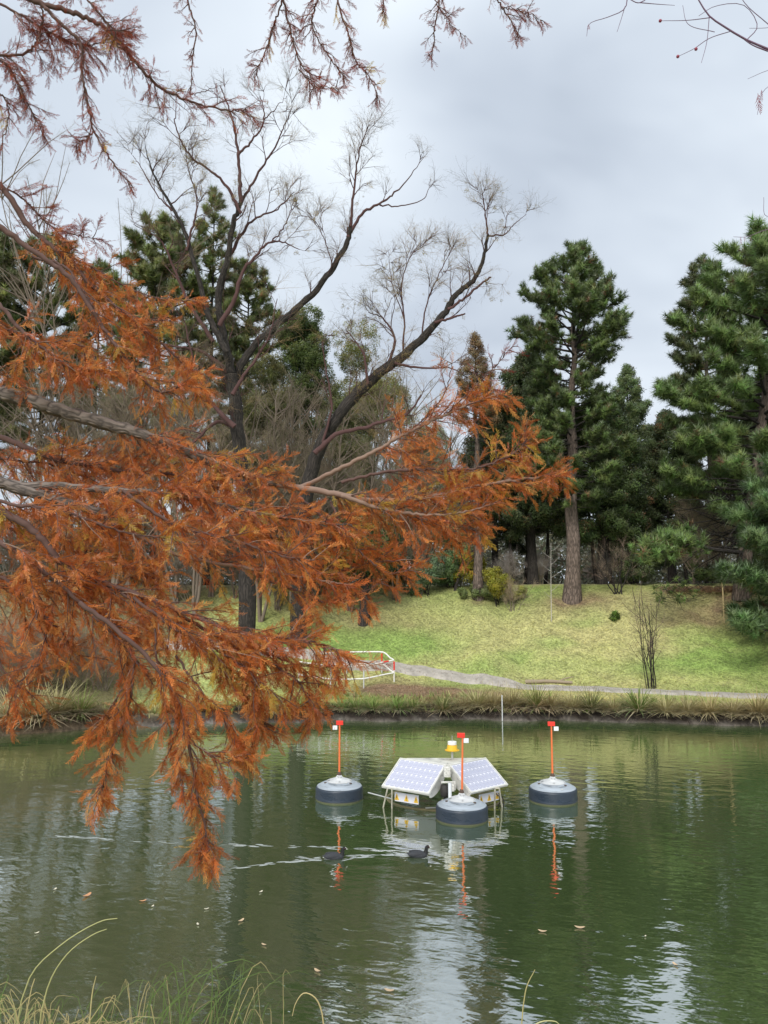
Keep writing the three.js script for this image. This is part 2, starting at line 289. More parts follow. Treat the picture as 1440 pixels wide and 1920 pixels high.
// ---------------------------------------------------------------- water
const waterLook = { color: col(0.066, 0.1, 0.036), roughness: 0.04, ior: 8 };
{
  // ripples: a sum of small waves that tiles, kept as slopes
  const N = 1024, R = rng(5), waves = [];
  for (let i = 0; i < 110; i++) { const k = Math.exp(R.r(Math.log(8), Math.log(115))), a = 1.45 + R.g() * 1.1; const kx = Math.round(k * Math.cos(a)), ky = Math.round(k * Math.sin(a)); if (kx || ky) waves.push([kx, ky, R.r(0, 6.28), 1 / Math.pow(k, 0.8)]); }
  const tile = 5.3, sx = new Float32Array(N * N), sy = new Float32Array(N * N);
  for (const [kx, ky, f, a] of waves) {
    const cx = Array.from({ length: N }, (_, i) => (2 * Math.PI * kx * i) / N), cy = Array.from({ length: N }, (_, j) => (2 * Math.PI * ky * j) / N + f);
    for (let j = 0; j < N; j++) for (let i = 0; i < N; i++) { const c = Math.cos(cx[i] + cy[j]) * a; sx[j * N + i] += c * kx / 40; sy[j * N + i] += c * ky / 40; }
  }
  let rms = 0; for (let i = 0; i < N * N; i++) rms += sx[i] ** 2 + sy[i] ** 2; rms = Math.sqrt(rms / N / N);
  const d = new Uint8Array(N * N * 4);
  for (let i = 0; i < N * N; i++) { const k = 0.30 / rms, n = V(-sx[i] * k, -sy[i] * k, 1).normalize(); d[i * 4] = (n.x * 0.5 + 0.5) * 255; d[i * 4 + 1] = (n.y * 0.5 + 0.5) * 255; d[i * 4 + 2] = (n.z * 0.5 + 0.5) * 255; d[i * 4 + 3] = 255; }
  const t = new THREE.DataTexture(d, N, N); t.wrapS = t.wrapT = THREE.RepeatWrapping; t.magFilter = THREE.LinearFilter; t.repeat.set(1 / tile, 1 / tile); t.needsUpdate = true;
  const xs = [], zs = []; for (let x = -60; x < -15; x += 3) xs.push(x); for (let x = -15; x <= 16; x += 0.09) xs.push(x); for (let x = 18; x < 62; x += 3) xs.push(x);
  for (let z = -3; z > -8; z -= 0.8) zs.push(z); for (let z = -8; z > -33; z -= 0.09) zs.push(z); zs.push(-36, -40);
  const p = [], u = [], ix = [], nx = xs.length;
  const swell = (x, z) => { const calm = 0.35 + 1.3 * smooth(0.35, 0.65, fbm(x * 0.16, 1, z * 0.3, 2, 200)); return calm * ((fbm(x * 1.1, 0, z * 2.2, 3, 210) - 0.5) * 0.004 + (noise3(x * 3.1 + 7, 5, z * 6.2, 215) - 0.5) * 0.002); };
  for (const z of zs) for (const x of xs) { p.push(x, swell(x, z), z); u.push(x, -z); }
  for (let j = 0; j < zs.length - 1; j++) for (let i = 0; i < nx - 1; i++) { const a = j * nx + i, b = a + nx; ix.push(a, a + 1, b, a + 1, b + 1, b); }
  const g = new THREE.BufferGeometry();
  g.setAttribute('position', new THREE.Float32BufferAttribute(p, 3)); g.setAttribute('uv', new THREE.Float32BufferAttribute(u, 2)); g.setIndex(ix); g.computeVertexNormals();
  const m = new THREE.MeshPhysicalMaterial({ ...waterLook, normalMap: t }); m.normalScale.set(0.047, 0.047);
  put('pond_water', g, m, scene, 'structure');
}
// ---------------------------------------------------------------- foliage shapes
function needleTuft(seed, n, cone, width) { // pine: needles that burst from a shoot
  const R = rng(seed), f = new Flat();
  for (let i = 0; i < n; i++) { const d = side(R, UP, 0.15, cone), a = UP.clone().multiplyScalar(R.r(-0.25, 0.3)), w = side(R, d, 1.5, 1.64); f.spike(a, d, w, R.r(0.7, 1.05), width, d.clone().lerp(UP, 0.4).normalize()); }
  return f.geometry();
}
function leafClump(seed, n, size, flat = 0.7) { // small leaves spread through a clump of unit radius
  const R = rng(seed), f = new Flat();
  for (let i = 0; i < n; i++) { const o = V(R.g(), R.g() * flat, R.g()).multiplyScalar(0.55), d = side(R, o.clone().normalize(), 0.2, 1.3), w = side(R, d, 1.5, 1.64); f.leaf(o, d, w, R.r(0.7, 1.3) * size, size * 0.5, o.clone().normalize().lerp(UP, 0.4).normalize()); }
  return f.geometry();
}
function feather(seed, pairs, droop) { // deciduous conifer: a spray of thin leaflets in two ranks, one unit long
  const R = rng(seed), f = new Flat(), bend = R.r(0.1, 0.4) * droop, twist = R.s(0.25);
  const stem = []; for (let i = 0; i <= 6; i++) { const u = i / 6; stem.push(V(twist * u * u, u * (1 - 0.12 * u), -bend * u * u)); }
  f.blade(stem, 0.022, V(0, 0.2, 1).normalize());
  for (let i = 0; i < pairs; i++) for (const s of [-1, 1]) {
    const u = 0.06 + 0.92 * ((i + (s > 0 ? 0.5 : 0)) / pairs), p = along(stem, u), t = heading(stem, u), l = 0.27 * (1 - 0.75 * Math.abs(u - 0.35) ** 1.5 / 0.55) * R.r(0.7, 1.15), a = R.r(0.4, 0.85);
    const d = t.clone().multiplyScalar(Math.cos(a)).add(V(s * Math.sin(a), 0, R.s(0.5) - 0.12)).normalize(), w = V(0, 0, 0).crossVectors(d, V(R.s(0.5), R.s(0.3), 1).normalize()).normalize();
    f.leaf(p, d, w, Math.max(0.06, l), 0.03, V(R.s(0.4), R.s(0.4), 1).normalize());
  }
  return f.geometry();
}
function wand(seed, n, hang, thin = 0.0036) { // a bunch of fine bare twigs, one unit long
  const R = rng(seed), T = new Tubes();
  for (let i = 0; i < n; i++) {
    const p = shoot(R, V(0, 0, 0), side(R, UP, 0.05, 0.6), R.r(0.6, 1), 5, 0.16, hang);
    T.add(p, [thin, thin * 0.4], 3);
    for (let k = 0; k < 3; k++) { const u = R.r(0.25, 0.9); T.add(shoot(R, along(p, u), side(R, heading(p, u), 0.4, 0.9), R.r(0.15, 0.4), 3, 0.15, hang), [thin * 0.6, thin * 0.3], 3); }
  }
  return T.geometry();
}
const G = {
  tuft: [1, 2, 3].map((s) => needleTuft(s, 26, 1.5, 0.10)), longTuft: [4, 5].map((s) => needleTuft(s, 34, 1.75, 0.075)),
  clump: [6, 7, 8].map((s) => leafClump(s, 40, 0.34)), fine: [9, 10].map((s) => leafClump(s, 60, 0.22)),
  feather: [21, 22, 23, 24, 25, 26].map((s) => feather(s, 12, 1.3)),
  wand: [31, 32, 33].map((s) => wand(s, 4, -0.02)), weep: [34, 35, 36].map((s) => wand(s, 5, -0.32)),
};
class Leaves { // copies of several variants of one shape
  constructor(shapes) { this.s = shapes; this.k = shapes.map(() => new Copies()); this.n = 0; }
  add(p, q, s, c) { this.k[this.n++ % this.s.length].add(p, q, s, c); }
  build(name, material, parent) { this.k.forEach((k, i) => k.build(name, this.s[i], material, parent)); }
}

// ---------------------------------------------------------------- kinds of trees
// conifer with a straight trunk, branches and tufts; reach(t) is how far the branches stand out at height t (0..1)
function conifer({ name, label, base, height, lean = V(0, 0, 0), girth, reach: reach0, from = 0.25, branches = 80, tuft = 0.42, shapes = G.tuft, tone = [0.08, 0.13, 0.055], tip = [0.12, 0.19, 0.075], bark = M.pineBark, density = 1, rise0 = -0.15, rise1 = 0.7, seed, group, category = 'tree', extra, flat = 0.3 }) {
  const R = rng(seed), o = thing(name, label, category, base, group), T = new Tubes(), B = new Tubes(), L = new Leaves(shapes), ks = sized(base);
  girth *= ks; tuft *= ks; const reach = (t) => reach0(t) * ks;
  const top = base.clone().add(V(lean.x * ks, height, lean.z)), trunk = [];
  for (let i = 0; i <= 12; i++) { const u = i / 12; trunk.push(base.clone().lerp(top, u).add(V(R.s(girth * 0.25) * Math.sin(u * 3.1), i ? 0 : -0.25, R.s(girth * 0.2) * Math.sin(u * 3.1)))); }
  const rad = trunk.map((_, i) => girth * 0.5 * (i === 0 ? 1.28 : 1) * Math.max(0.03, 1 - 0.95 * (i / 12) ** 1.1));
  T.add(trunk, rad, 14, (k, i) => (hash(k, i, seed, 3) - 0.5) * 0.16);
  T.build('trunk', bark, o);
  const dress = (p, dir, s) => { const c = mix3(tone, tip, R()); L.add(p, quatTo(dir.clone().add(V(R.s(0.3), 0.25 + R.s(0.3), R.s(0.3))).normalize(), R.r(0, 6.28)), s * R.r(0.75, 1.25), R() < 0.03 ? vary(R, [0.26, 0.15, 0.07], 0.3) : vary(R, c, 0.42, 0.12)); };
  for (let i = 0; i < branches; i++) {
    const t = from + (1 - from) * ((i + R()) / branches) ** 0.95, p = along(trunk, t), len = reach(t) * R.r(0.65, 1.08);
    if (len < 0.15) { dress(p, UP, tuft); continue; }
    const az = i * 2.39996 + R.s(0.5), up = mix(rise0, rise1, clamp((t - from) / (1 - from)) ** 1.3) + R.s(0.14), d = V(Math.cos(az) * Math.cos(up), Math.sin(up), Math.sin(az) * Math.cos(up));
    const b = shoot(R, p, d, len, 6, 0.1, 0.05);
    B.add(b, [Math.min(0.11, 0.016 * len + 0.015), 0.012], 5);
    const m = Math.ceil((len / ks) * 5.2 * density);
    for (let k = 0; k < m; k++) {
      const u = 0.22 + 0.78 * Math.sqrt((k + R()) / m), q = along(b, u), h = heading(b, u), sl = R.r(0.3, 0.8) * ks * Math.min(1.3, len / ks * 0.45) * (1.25 - u * 0.55);
      const sd = side(R, h, 0.3, 1.15), sub = shoot(R, q, V(sd.x, sd.y * 0.6 + 0.12, sd.z).normalize(), sl, 3, 0.15, 0.09);
      if (R() < 0.6) B.add(sub, [0.014, 0.006], 3);
      const e = Math.max(1, Math.round(sl / (tuft * 0.42)));
      for (let j = 0; j <= e; j++) dress(along(sub, 0.25 + 0.75 * (j / e)).add(V(R.s(0.1), R.s(flat) * 0.3, R.s(0.1))), heading(sub, 0.9), tuft);
    }
    dress(b[6], heading(b, 1), tuft);
  }
  if (extra) extra({ R, o, trunk, B, L, dress });
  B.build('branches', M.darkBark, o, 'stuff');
  L.build('needles', M.needle, o);
  return o;
}
// a rounded mass of leaves on stems; parts of the mass stand proud of the rest
function shrub({ name = 'shrub', label, category = 'bush', base, w, h, hp, d, from = 0.05, n = 400, size = 0.28, shapes = G.clump, tone = [0.05, 0.09, 0.03], tip = tone, stems = 6, bark = M.darkBark, trunk = 0, seed, group, material = M.leaf, lumps = 9, leanX = 0 }) {
  const R = rng(seed), o = thing(name, label, category, base, group), T = new Tubes(), B = new Tubes(), L = new Leaves(shapes);
  const ks = sized(base); w *= ks; d = d ? d * ks : w; if (!hp) h *= ks; size *= ks; trunk *= ks; leanX *= ks;
  const fork = base.clone().add(V(leanX * 0.2, h * from, 0)), balls = [];
  for (let i = 0; i < lumps; i++) { const y = R.r(from + 0.12, 0.9), k = Math.sqrt(Math.max(0.05, 1 - ((y - 0.45) / 0.62) ** 2)), a = i * 2.4 + R.s(0.6), rr = R.r(0.25, 0.62) * k; balls.push([base.clone().add(V(Math.cos(a) * rr * w / 2 + leanX * y, y * h, Math.sin(a) * rr * d / 2)), R.r(0.24, 0.42) * Math.min(w, h) * 0.62]); }
  if (trunk) T.add(crooked(R, [base.clone().add(V(0, -0.2, 0)), base.clone().lerp(fork, 0.5), fork, fork.clone().add(V(leanX * 0.3, h * 0.25, 0))], trunk * 0.2), [trunk * 0.62, trunk * 0.5, trunk * 0.45, trunk * 0.25], 10);
  balls.forEach(([c, r], i) => { if (i < stems || trunk) { const s = trunk ? fork : base.clone().add(V(R.s(w * 0.08), -0.1, R.s(w * 0.08))); B.add(curve(crooked(R, [s, s.clone().lerp(c, 0.35).add(V(0, h * 0.05, 0)), s.clone().lerp(c, 0.7), c], w * 0.04), 8), [Math.max(0.02, trunk * 0.22), 0.008], 5); } });
  const per = Math.ceil(n / balls.length);
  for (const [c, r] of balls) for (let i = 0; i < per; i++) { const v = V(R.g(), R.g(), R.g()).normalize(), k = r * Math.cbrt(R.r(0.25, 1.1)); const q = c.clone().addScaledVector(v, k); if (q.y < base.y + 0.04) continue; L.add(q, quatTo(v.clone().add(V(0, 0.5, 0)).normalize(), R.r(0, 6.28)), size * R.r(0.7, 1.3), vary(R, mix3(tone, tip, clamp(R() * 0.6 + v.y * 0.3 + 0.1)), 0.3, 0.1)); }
  T.build('trunk', bark, o); B.build('branches', bark, o, 'stuff'); L.build('leaves', material, o);
  return o;
}
// a bare bush or young tree: stems that fork, with fine twigs
function bareShrub({ name = 'bare_shrub', label, category = 'bush', base, h, hp, spread = 0.45, stems = 7, r = 0.02, forks = 7, fine = 3, tone = [0.2, 0.16, 0.12], mat = M.twig, shapes = G.wand, twig = 0.5, up = 0.03, seed, group, wobble = 0.1, cut = 0.3 }) {
  const R = rng(seed), o = thing(name, label, category, base, group), T = new Tubes(), L = new Leaves(shapes), ks = sized(base); if (!hp) h *= ks; r *= ks; twig *= ks;
  for (let i = 0; i < stems; i++) {
    const b = shoot(R, base.clone().add(V(R.s(0.06) * stems ** 0.5, -0.1, R.s(0.06))), side(R, UP, 0.02, spread, i * 2.4), h * R.r(0.6, 1), 7, wobble, up);
    T.add(b, [r * R.r(0.7, 1.2), r * 0.25], 5);
    for (let k = 0; k < forks; k++) {
      const u = R.r(cut, 0.97), c = shoot(R, along(b, u), side(R, heading(b, u), 0.35, 0.9), h * R.r(0.12, 0.34), 4, wobble * 1.3, up * 1.5);
      T.add(c, [r * 0.45, r * 0.15], 4);
      for (let j = 0; j < fine; j++) { const e = R.r(0.3, 1); L.add(along(c, e), quatTo(side(R, heading(c, e), 0.1, 0.7), R.r(0, 6.28)), twig * R.r(0.6, 1.2), vary(R, tone, 0.25)); }
    }
    if (fine) L.add(b[7], quatTo(heading(b, 1), 0), twig, vary(R, tone, 0.25));
  }
  T.build('stems', mat, o); L.build('twigs', std({ color: 0xffffff, roughness: 1 }), o);
  return o;
}

// ---------------------------------------------------------------- the willows: big bare trees whose limbs follow the photograph
function willow({ name, label, base, depth, limbs, seed, tone, twigs = 1, wandLen = 1.0, leafy = 0 }) {
  const R = rng(seed), o = thing(name, label, 'tree', base), L = new Leaves(G.weep), U = new Leaves(G.wand), F = new Leaves(G.fine), B = new Tubes();
  limbs.forEach((l, li) => {
    const ks = 0.8, raw = l.p.map(([x, y, dz]) => (dz === 'b' ? base.clone().add(V(0, -0.3, 0)) : at(x, y, depth + ((dz ?? 0) + (l.z ?? 0)) * ks)));
    const pts = curve(raw, Math.max(10, raw.length * 5)).map((q, i, a) => (i && i < a.length - 1 ? q.add(V(R.s(0.025), R.s(0.025), R.s(0.07))) : q)), r = l.r.map((v) => v * ks * 0.88);
    const T = new Tubes(); T.add(pts, pts.map((_, i) => mix(r[0], r[1], (i / (pts.length - 1)) ** 0.85)), r[0] > 0.2 ? 12 : 7, (k, i) => (hash(k, i, li + seed, 5) - 0.5) * 0.2);
    T.build(l.part ?? 'limb', r[0] < 0.12 ? M.redBark : M.willowBark, o);
    const len = pts.reduce((s, q, i) => s + (i ? q.distanceTo(pts[i - 1]) : 0), 0), n = Math.round(len / ks * (l.n ?? 1.6) * twigs * 0.7);
    for (let k = 0; k < n; k++) {
      const u = (l.from ?? 0.3) + (1 - (l.from ?? 0.3)) * ((k + R()) / n), p = along(pts, u), c = shoot(R, p, side(R, heading(pts, u).add(V(0, 0.4, 0)).normalize(), 0.35, 1.0), R.r(0.8, 2.2) * ks * (l.len ?? 1) * (1.15 - 0.6 * u), 5, 0.2, 0.08);
      B.add(c, [Math.min(0.035, mix(r[0], r[1], u) * 0.5), 0.008], 4);
      for (let j = 0; j < 4; j++) { const e = R.r(0.25, 1), g = shoot(R, along(c, e), side(R, heading(c, e), 0.3, 0.9), R.r(0.5, 1.3) * ks * (l.len ?? 1), 4, 0.22, 0.03);
        B.add(g, [0.013, 0.005], 3);
        for (let m = 0; m < 2; m++) { const w = R.r(0.2, 1), q = along(g, w), dirn = side(R, heading(g, w), 0.2, 0.9); (R() < (l.weep ?? 0.5) ? L : U).add(q, quatTo(dirn, R.r(0, 6.28)), wandLen * ks * R.r(0.5, 1.5), vary(R, R() < (l.gold ?? 0.4) ? [0.3, 0.21, 0.1] : tone, 0.3));
          if (R() < 0.7 * (l.leafy ?? leafy)) for (let z = 0; z < 2; z++) F.add(q.clone().add(V(R.s(0.4), R.r(-0.7, 0.2), R.s(0.4))), quatTo(side(R, UP, 0, 3), 0), R.r(0.08, 0.2), vary(R, [0.36, 0.27, 0.08], 0.3)); }
      }
    }
  });
  B.build('branchlets', M.redBark, o, 'stuff');
  const tw = std({ color: 0xffffff, roughness: 1 });
  L.build('hanging_twigs', tw, o); U.build('twigs', tw, o); F.build('leaves', M.leaf, o);
  return o;
}
{
  const b1 = standing(462, 36);
  willow({
    name: 'willow_tree', label: 'tall bare willow with dark spreading limbs, highest of the leafless trees', base: b1, depth: -b1.z, seed: 101, tone: [0.17, 0.14, 0.105], leafy: 0.05,
    limbs: [
      { part: 'trunk', p: [[0, 0, 'b'], [464, 1000], [452, 880], [443, 780], [434, 700]], r: [0.52, 0.34], n: 0.8, from: 0.6, weep: 0.8 },
      { p: [[434, 700], [420, 640], [410, 580], [411, 540], [428, 480], [437, 420], [452, 380]], r: [0.26, 0.13], from: 0.1, n: 1.3, weep: 0.8 },
      { p: [[452, 380], [449, 330], [447, 290], [440, 245], [430, 205], [412, 160]], r: [0.13, 0.025], n: 1.4, weep: 0.2 },
      { p: [[452, 380, 0], [478, 335], [500, 300], [522, 262], [532, 235], [548, 200]], r: [0.09, 0.02], z: 0.5, n: 1.4, weep: 0.2 },
      { p: [[447, 290], [470, 268], [492, 235], [495, 205], [488, 180]], r: [0.08, 0.02], z: -0.3, n: 1.2, weep: 0.2 },
      { p: [[495, 225], [515, 205], [538, 180]], r: [0.04, 0.012], z: -0.3, n: 1 , weep: 0.1 },
      { p: [[452, 400], [425, 350], [400, 325], [360, 295], [340, 265], [328, 230], [330, 200]], r: [0.10, 0.02], z: -0.6, n: 1.4, weep: 0.2 },
      { p: [[428, 490], [452, 440], [478, 410], [520, 392], [552, 360]], r: [0.12, 0.02], z: 0.6, n: 1.6, weep: 0.5 },
      { p: [[412, 610], [440, 560], [455, 510], [478, 480], [505, 455], [535, 455], [562, 468]], r: [0.15, 0.02], z: -0.8, n: 1.7, weep: 0.5 },
      { p: [[505, 455], [530, 430], [545, 395], [552, 372]], r: [0.05, 0.012], z: -0.8, n: 1.4 },
      { p: [[438, 720], [470, 655], [530, 600], [590, 548], [625, 500], [650, 455], [657, 425]], r: [0.25, 0.13], z: 0.4, n: 0.9, len: 0.8, weep: 0.4 },
      { p: [[657, 425], [661, 380], [666, 330], [675, 280], [688, 240]], r: [0.1, 0.02], z: 0.4, n: 3, len: 0.75, weep: 0.25, leafy: 0.1 },
      { p: [[652, 445], [678, 402], [712, 382], [740, 362], [765, 335], [797, 292]], r: [0.11, 0.014], z: 0.4, n: 0.5, len: 0.6, weep: 0.4 },
      { p: [[712, 384], [750, 386], [797, 370], [807, 335]], r: [0.05, 0.012], z: 0.4, n: 0.4, len: 0.5 },
      { p: [[625, 505], [612, 460], [595, 420], [575, 395]], r: [0.04, 0.012], z: 0.4, n: 2.2, len: 0.7, leafy: 0.1 },
      { p: [[425, 660], [395, 600], [378, 545], [352, 450], [330, 400], [300, 350], [282, 310], [272, 270]], r: [0.2, 0.018], z: -0.9, n: 1.2, weep: 0.5 },
      { p: [[330, 400], [300, 372], [262, 310], [250, 292]], r: [0.05, 0.012], z: -0.9, n: 1.3 },
      { p: [[400, 640], [350, 560], [325, 500], [300, 450], [250, 420]], r: [0.14, 0.016], z: 1, n: 1.5, weep: 0.7 },
      { p: [[430, 700], [380, 660], [330, 650], [280, 640]], r: [0.14, 0.03], z: 0.6, n: 1.6, weep: 0.8 },
      { p: [[440, 800], [400, 760], [370, 700], [345, 600]], r: [0.16, 0.03], z: -1, n: 1.6, weep: 0.8 },
      { p: [[440, 800], [410, 790], [360, 830], [300, 850]], r: [0.16, 0.04], z: 0.8, n: 1.6, weep: 0.9 },
      { p: [[436, 740], [460, 700], [500, 640], [520, 560]], r: [0.13, 0.02], z: -1.2, n: 1.6, weep: 0.8 },
      { p: [[350, 470], [362, 420], [370, 380], [352, 310], [345, 270]], r: [0.08, 0.012], z: -1, n: 2.2, len: 0.7, weep: 0.6, gold: 0.6, leafy: 0.25 },
    ],
  });
  const b2 = standing(560, 39);
  willow({
    name: 'leaning_willow', label: 'dark willow leaning right over the lawn with yellowing twigs', base: b2, depth: -b2.z, seed: 202, tone: [0.19, 0.155, 0.1], leafy: 0.12,
    limbs: [
      { part: 'trunk', p: [[0, 0, 'b'], [565, 1000], [585, 880], [615, 810], [650, 760], [700, 708], [760, 665]], r: [0.5, 0.28], n: 1, from: 0.6, weep: 0.9, gold: 0.5, leafy: 0.3 },
      { p: [[760, 665], [800, 625], [835, 585], [855, 552], [888, 525], [905, 490], [915, 440]], r: [0.28, 0.09], n: 1.3, from: 0.1, weep: 0.4, len: 0.8 },
      { p: [[915, 440], [910, 405], [905, 362]], r: [0.07, 0.015], n: 4, len: 0.7, weep: 0.4 },
      { p: [[915, 442], [945, 440], [965, 420], [987, 402]], r: [0.06, 0.012], n: 1.6, len: 0.7, weep: 0.6 },
      { p: [[840, 580], [870, 560], [905, 530], [920, 520]], r: [0.1, 0.05], z: -0.4, n: 1, weep: 0.7 },
      { p: [[815, 605], [850, 595], [872, 588]], r: [0.09, 0.05], z: -0.3, n: 0.5 },
      { p: [[755, 668], [758, 600], [752, 540], [770, 480], [790, 455]], r: [0.07, 0.014], z: 0.5, n: 2.6, gold: 0.8, len: 0.8, weep: 0.35, leafy: 0.12 },
      { p: [[790, 640], [800, 570], [830, 500], [850, 460]], r: [0.06, 0.012], z: 0.3, n: 2.4, gold: 0.7, len: 0.8, weep: 0.35 },
      { p: [[758, 600], [735, 530], [728, 470]], r: [0.04, 0.01], z: 0.8, n: 2.6, gold: 0.8, len: 0.7, weep: 0.4 },
      { p: [[590, 850], [630, 815], [680, 803], [720, 790], [765, 775], [790, 740]], r: [0.17, 0.05], z: -0.8, n: 1.4, weep: 0.7, gold: 0.4, leafy: 0.25 },
      { p: [[720, 700], [740, 640], [722, 600], [690, 585]], r: [0.12, 0.02], z: 1, n: 2.6, weep: 0.8, gold: 0.5, leafy: 0.4 },
      { p: [[690, 720], [680, 660], [650, 620]], r: [0.1, 0.02], z: -0.6, n: 2.4, weep: 0.8, gold: 0.5, leafy: 0.4 },
      { p: [[605, 830], [622, 760], [612, 700], [604, 640]], r: [0.09, 0.03], z: -0.5, n: 0.5, weep: 0.7 },
      { p: [[740, 680], [790, 690], [840, 690], [870, 700]], r: [0.09, 0.02], z: -0.6, n: 1.2, weep: 0.8, leafy: 0.3 },
    ],
  });
}
// ---------------------------------------------------------------- conifers and woods behind the lawn
const top = (px, py, depth) => at(px, py, depth).y;
function pineAt(px, py, depth, tipY, o) { const base = py ? onGround(px, py) : standing(px, depth), d = -base.z; return conifer({ base, height: top(px, tipY, d) - base.y, ...o }); }
pineAt(1072, 1125, 0, 428, {
  name: 'pine_tree', label: 'tall pine with a bare straight trunk standing alone on the lawn crest', girth: 1.05, lean: V(1.0, 0, 0), from: 0.25, branches: 165, tuft: 0.36, seed: 301,
  reach: table([[0.24, 1.8], [0.3, 3.4], [0.45, 3.8], [0.54, 2.9], [0.6, 2.8], [0.66, 4.4], [0.73, 4.5], [0.8, 3.5], [0.87, 2.5], [0.94, 1.3], [1, 0.1]]), tone: [0.116, 0.164, 0.0488], tip: [0.193, 0.271, 0.0763], density: 0.85,
});
pineAt(1390, 1118, 0, 415, {
  name: 'pine_tree', label: 'broad long-needled pine at the right with big heavy branches', girth: 0.95, lean: V(3.6, 0, 0), from: 0.22, branches: 120, tuft: 0.52, density: 0.8, shapes: G.longTuft, seed: 302,
  reach: table([[0.2, 4.2], [0.3, 5.2], [0.45, 5.8], [0.6, 6.0], [0.7, 6.2], [0.82, 4.6], [0.93, 2.6], [1, 0.4]]), tone: [0.154, 0.228, 0.0686], tip: [0.245, 0.348, 0.107], rise1: 0.6,
  extra: ({ R, trunk, B, dress }) => { // the long low branch that hangs over the lawn
    const p0 = along(trunk, 0.115), d = -p0.z, b = curve([p0, at(1335, 1030, d - 1.4), at(1300, 1022, d - 2.2), at(1255, 1030, d - 3), at(1205, 1045, d - 3.6)], 14);
    B.add(b, [0.11, 0.03], 7);
    for (let i = 0; i < 210; i++) { const u = R.r(0.5, 1), q = along(b, u).add(V(R.g() * 0.6, R.g() * 0.65 + 0.2, R.g() * 0.5)); dress(q, side(R, V(-0.4, 0.2, 0.3).normalize(), 0, 1.2), 0.36); if (i % 7 === 0) B.add(shoot(R, along(b, u), q.clone().sub(along(b, u)).normalize(), 1, 4, 0.2, 0), [0.02, 0.006], 4); }
    for (let i = 0; i < 60; i++) { const q = at(R.r(1225, 1310), R.r(1085, 1135), d - 2.6); B.add(shoot(R, q, side(R, V(1, 0, 0), 0, 1.2), R.r(0.4, 0.9), 4, 0.3, 0), [0.012, 0.006], 3); if (R() < 0.4) dress(q, V(-0.5, -0.3, 0.3).normalize(), 0.3); }
    for (let i = 0; i < 40; i++) { const t = R.r(0.12, 0.32), q = along(trunk, t), b2 = shoot(R, q, V(-1 + R.s(0.5), R.s(0.35), R.s(0.8)).normalize(), R.r(1.5, 4), 6, 0.2, -0.02); B.add(b2, [0.045, 0.01], 4); for (let k = 0; k < 3; k++) { const u = R.r(0.3, 0.9); B.add(shoot(R, along(b2, u), side(R, heading(b2, u), 0.4, 1), R.r(0.5, 1.4), 4, 0.2, 0), [0.015, 0.006], 3); } }
  },
});
{ // a nearer pine stands just outside the frame and reaches into it
  const base = standing(1562, 33);
  conifer({ name: 'pine_tree', label: 'young long-needled pine at the right edge, its branches hanging low over the grass', base, height: 8.2, girth: 0.4, from: 0.12, branches: 70, tuft: 0.44, shapes: G.longTuft, seed: 303, reach: table([[0.1, 4.3], [0.5, 4.8], [0.75, 3.0], [1, 0.3]]), tone: [0.154, 0.239, 0.0763], tip: [0.227, 0.36, 0.147], rise0: -0.25 });
}
pineAt(1345, 0, 64, 458, { name: 'pine_tree', label: 'distant dark pine showing its top above the broad pine', girth: 0.7, from: 0.3, branches: 80, tuft: 0.5, seed: 304, reach: table([[0.2, 3], [0.6, 3.6], [0.85, 2.8], [1, 0.3]]), tone: [0.103, 0.131, 0.0457], tip: [0.141, 0.174, 0.061] });
// dark cedars that close the lawn
const cedarTone = { shapes: G.fine, tone: [0.081, 0.115, 0.0468], tip: [0.13, 0.17, 0.0663], bark: M.darkBark, rise0: -0.1, rise1: 0.5 };
pineAt(1000, 0, 60, 650, { name: 'cedar_tree', label: 'dark dense cedar just left of the tall pine trunk', girth: 0.8, from: 0.22, branches: 130, tuft: 0.62, seed: 311, reach: table([[0.15, 4.3], [0.4, 4.2], [0.7, 3.0], [0.9, 1.6], [1, 0.3]]), density: 1.1, ...cedarTone });
pineAt(930, 0, 62, 760, { name: 'cedar_tree', label: 'lower dark cedar behind the bare larch trunk', girth: 0.6, from: 0.22, branches: 100, tuft: 0.62, seed: 312, reach: table([[0.15, 3.4], [0.5, 3.2], [0.8, 2], [1, 0.3]]), ...cedarTone });
pineAt(1130, 0, 58, 730, { name: 'cedar_tree', label: 'dark cedar behind the tall pine, on its right', girth: 0.7, from: 0.22, branches: 120, tuft: 0.62, seed: 313, reach: table([[0.12, 3.6], [0.5, 3.4], [0.8, 2], [1, 0.3]]), ...cedarTone, tone: [0.0823, 0.131, 0.0457], tip: [0.141, 0.196, 0.061] });
pineAt(1190, 0, 66, 672, { name: 'fir_tree', label: 'grey green fir with a feathery pointed top between the two big pines', girth: 0.6, from: 0.08, branches: 150, tuft: 0.5, seed: 314, reach: table([[0.05, 3.4], [0.5, 2.6], [0.8, 1.6], [1, 0.15]]), ...cedarTone, tone: [0.154, 0.218, 0.0913], tip: [0.231, 0.305, 0.122] });
pineAt(1262, 0, 62, 770, { name: 'cedar_tree', label: 'dark cedar behind the left branches of the broad pine', girth: 0.7, from: 0.22, branches: 120, tuft: 0.62, seed: 315, reach: table([[0.1, 3.4], [0.5, 3.2], [0.8, 2], [1, 0.3]]), ...cedarTone });
pineAt(1420, 0, 68, 700, { name: 'cedar_tree', label: 'dark cedar far behind the trunk of the broad pine', girth: 0.7, from: 0.22, branches: 120, tuft: 0.65, seed: 316, reach: table([[0.1, 3.8], [0.5, 3.4], [0.8, 2], [1, 0.3]]), ...cedarTone });
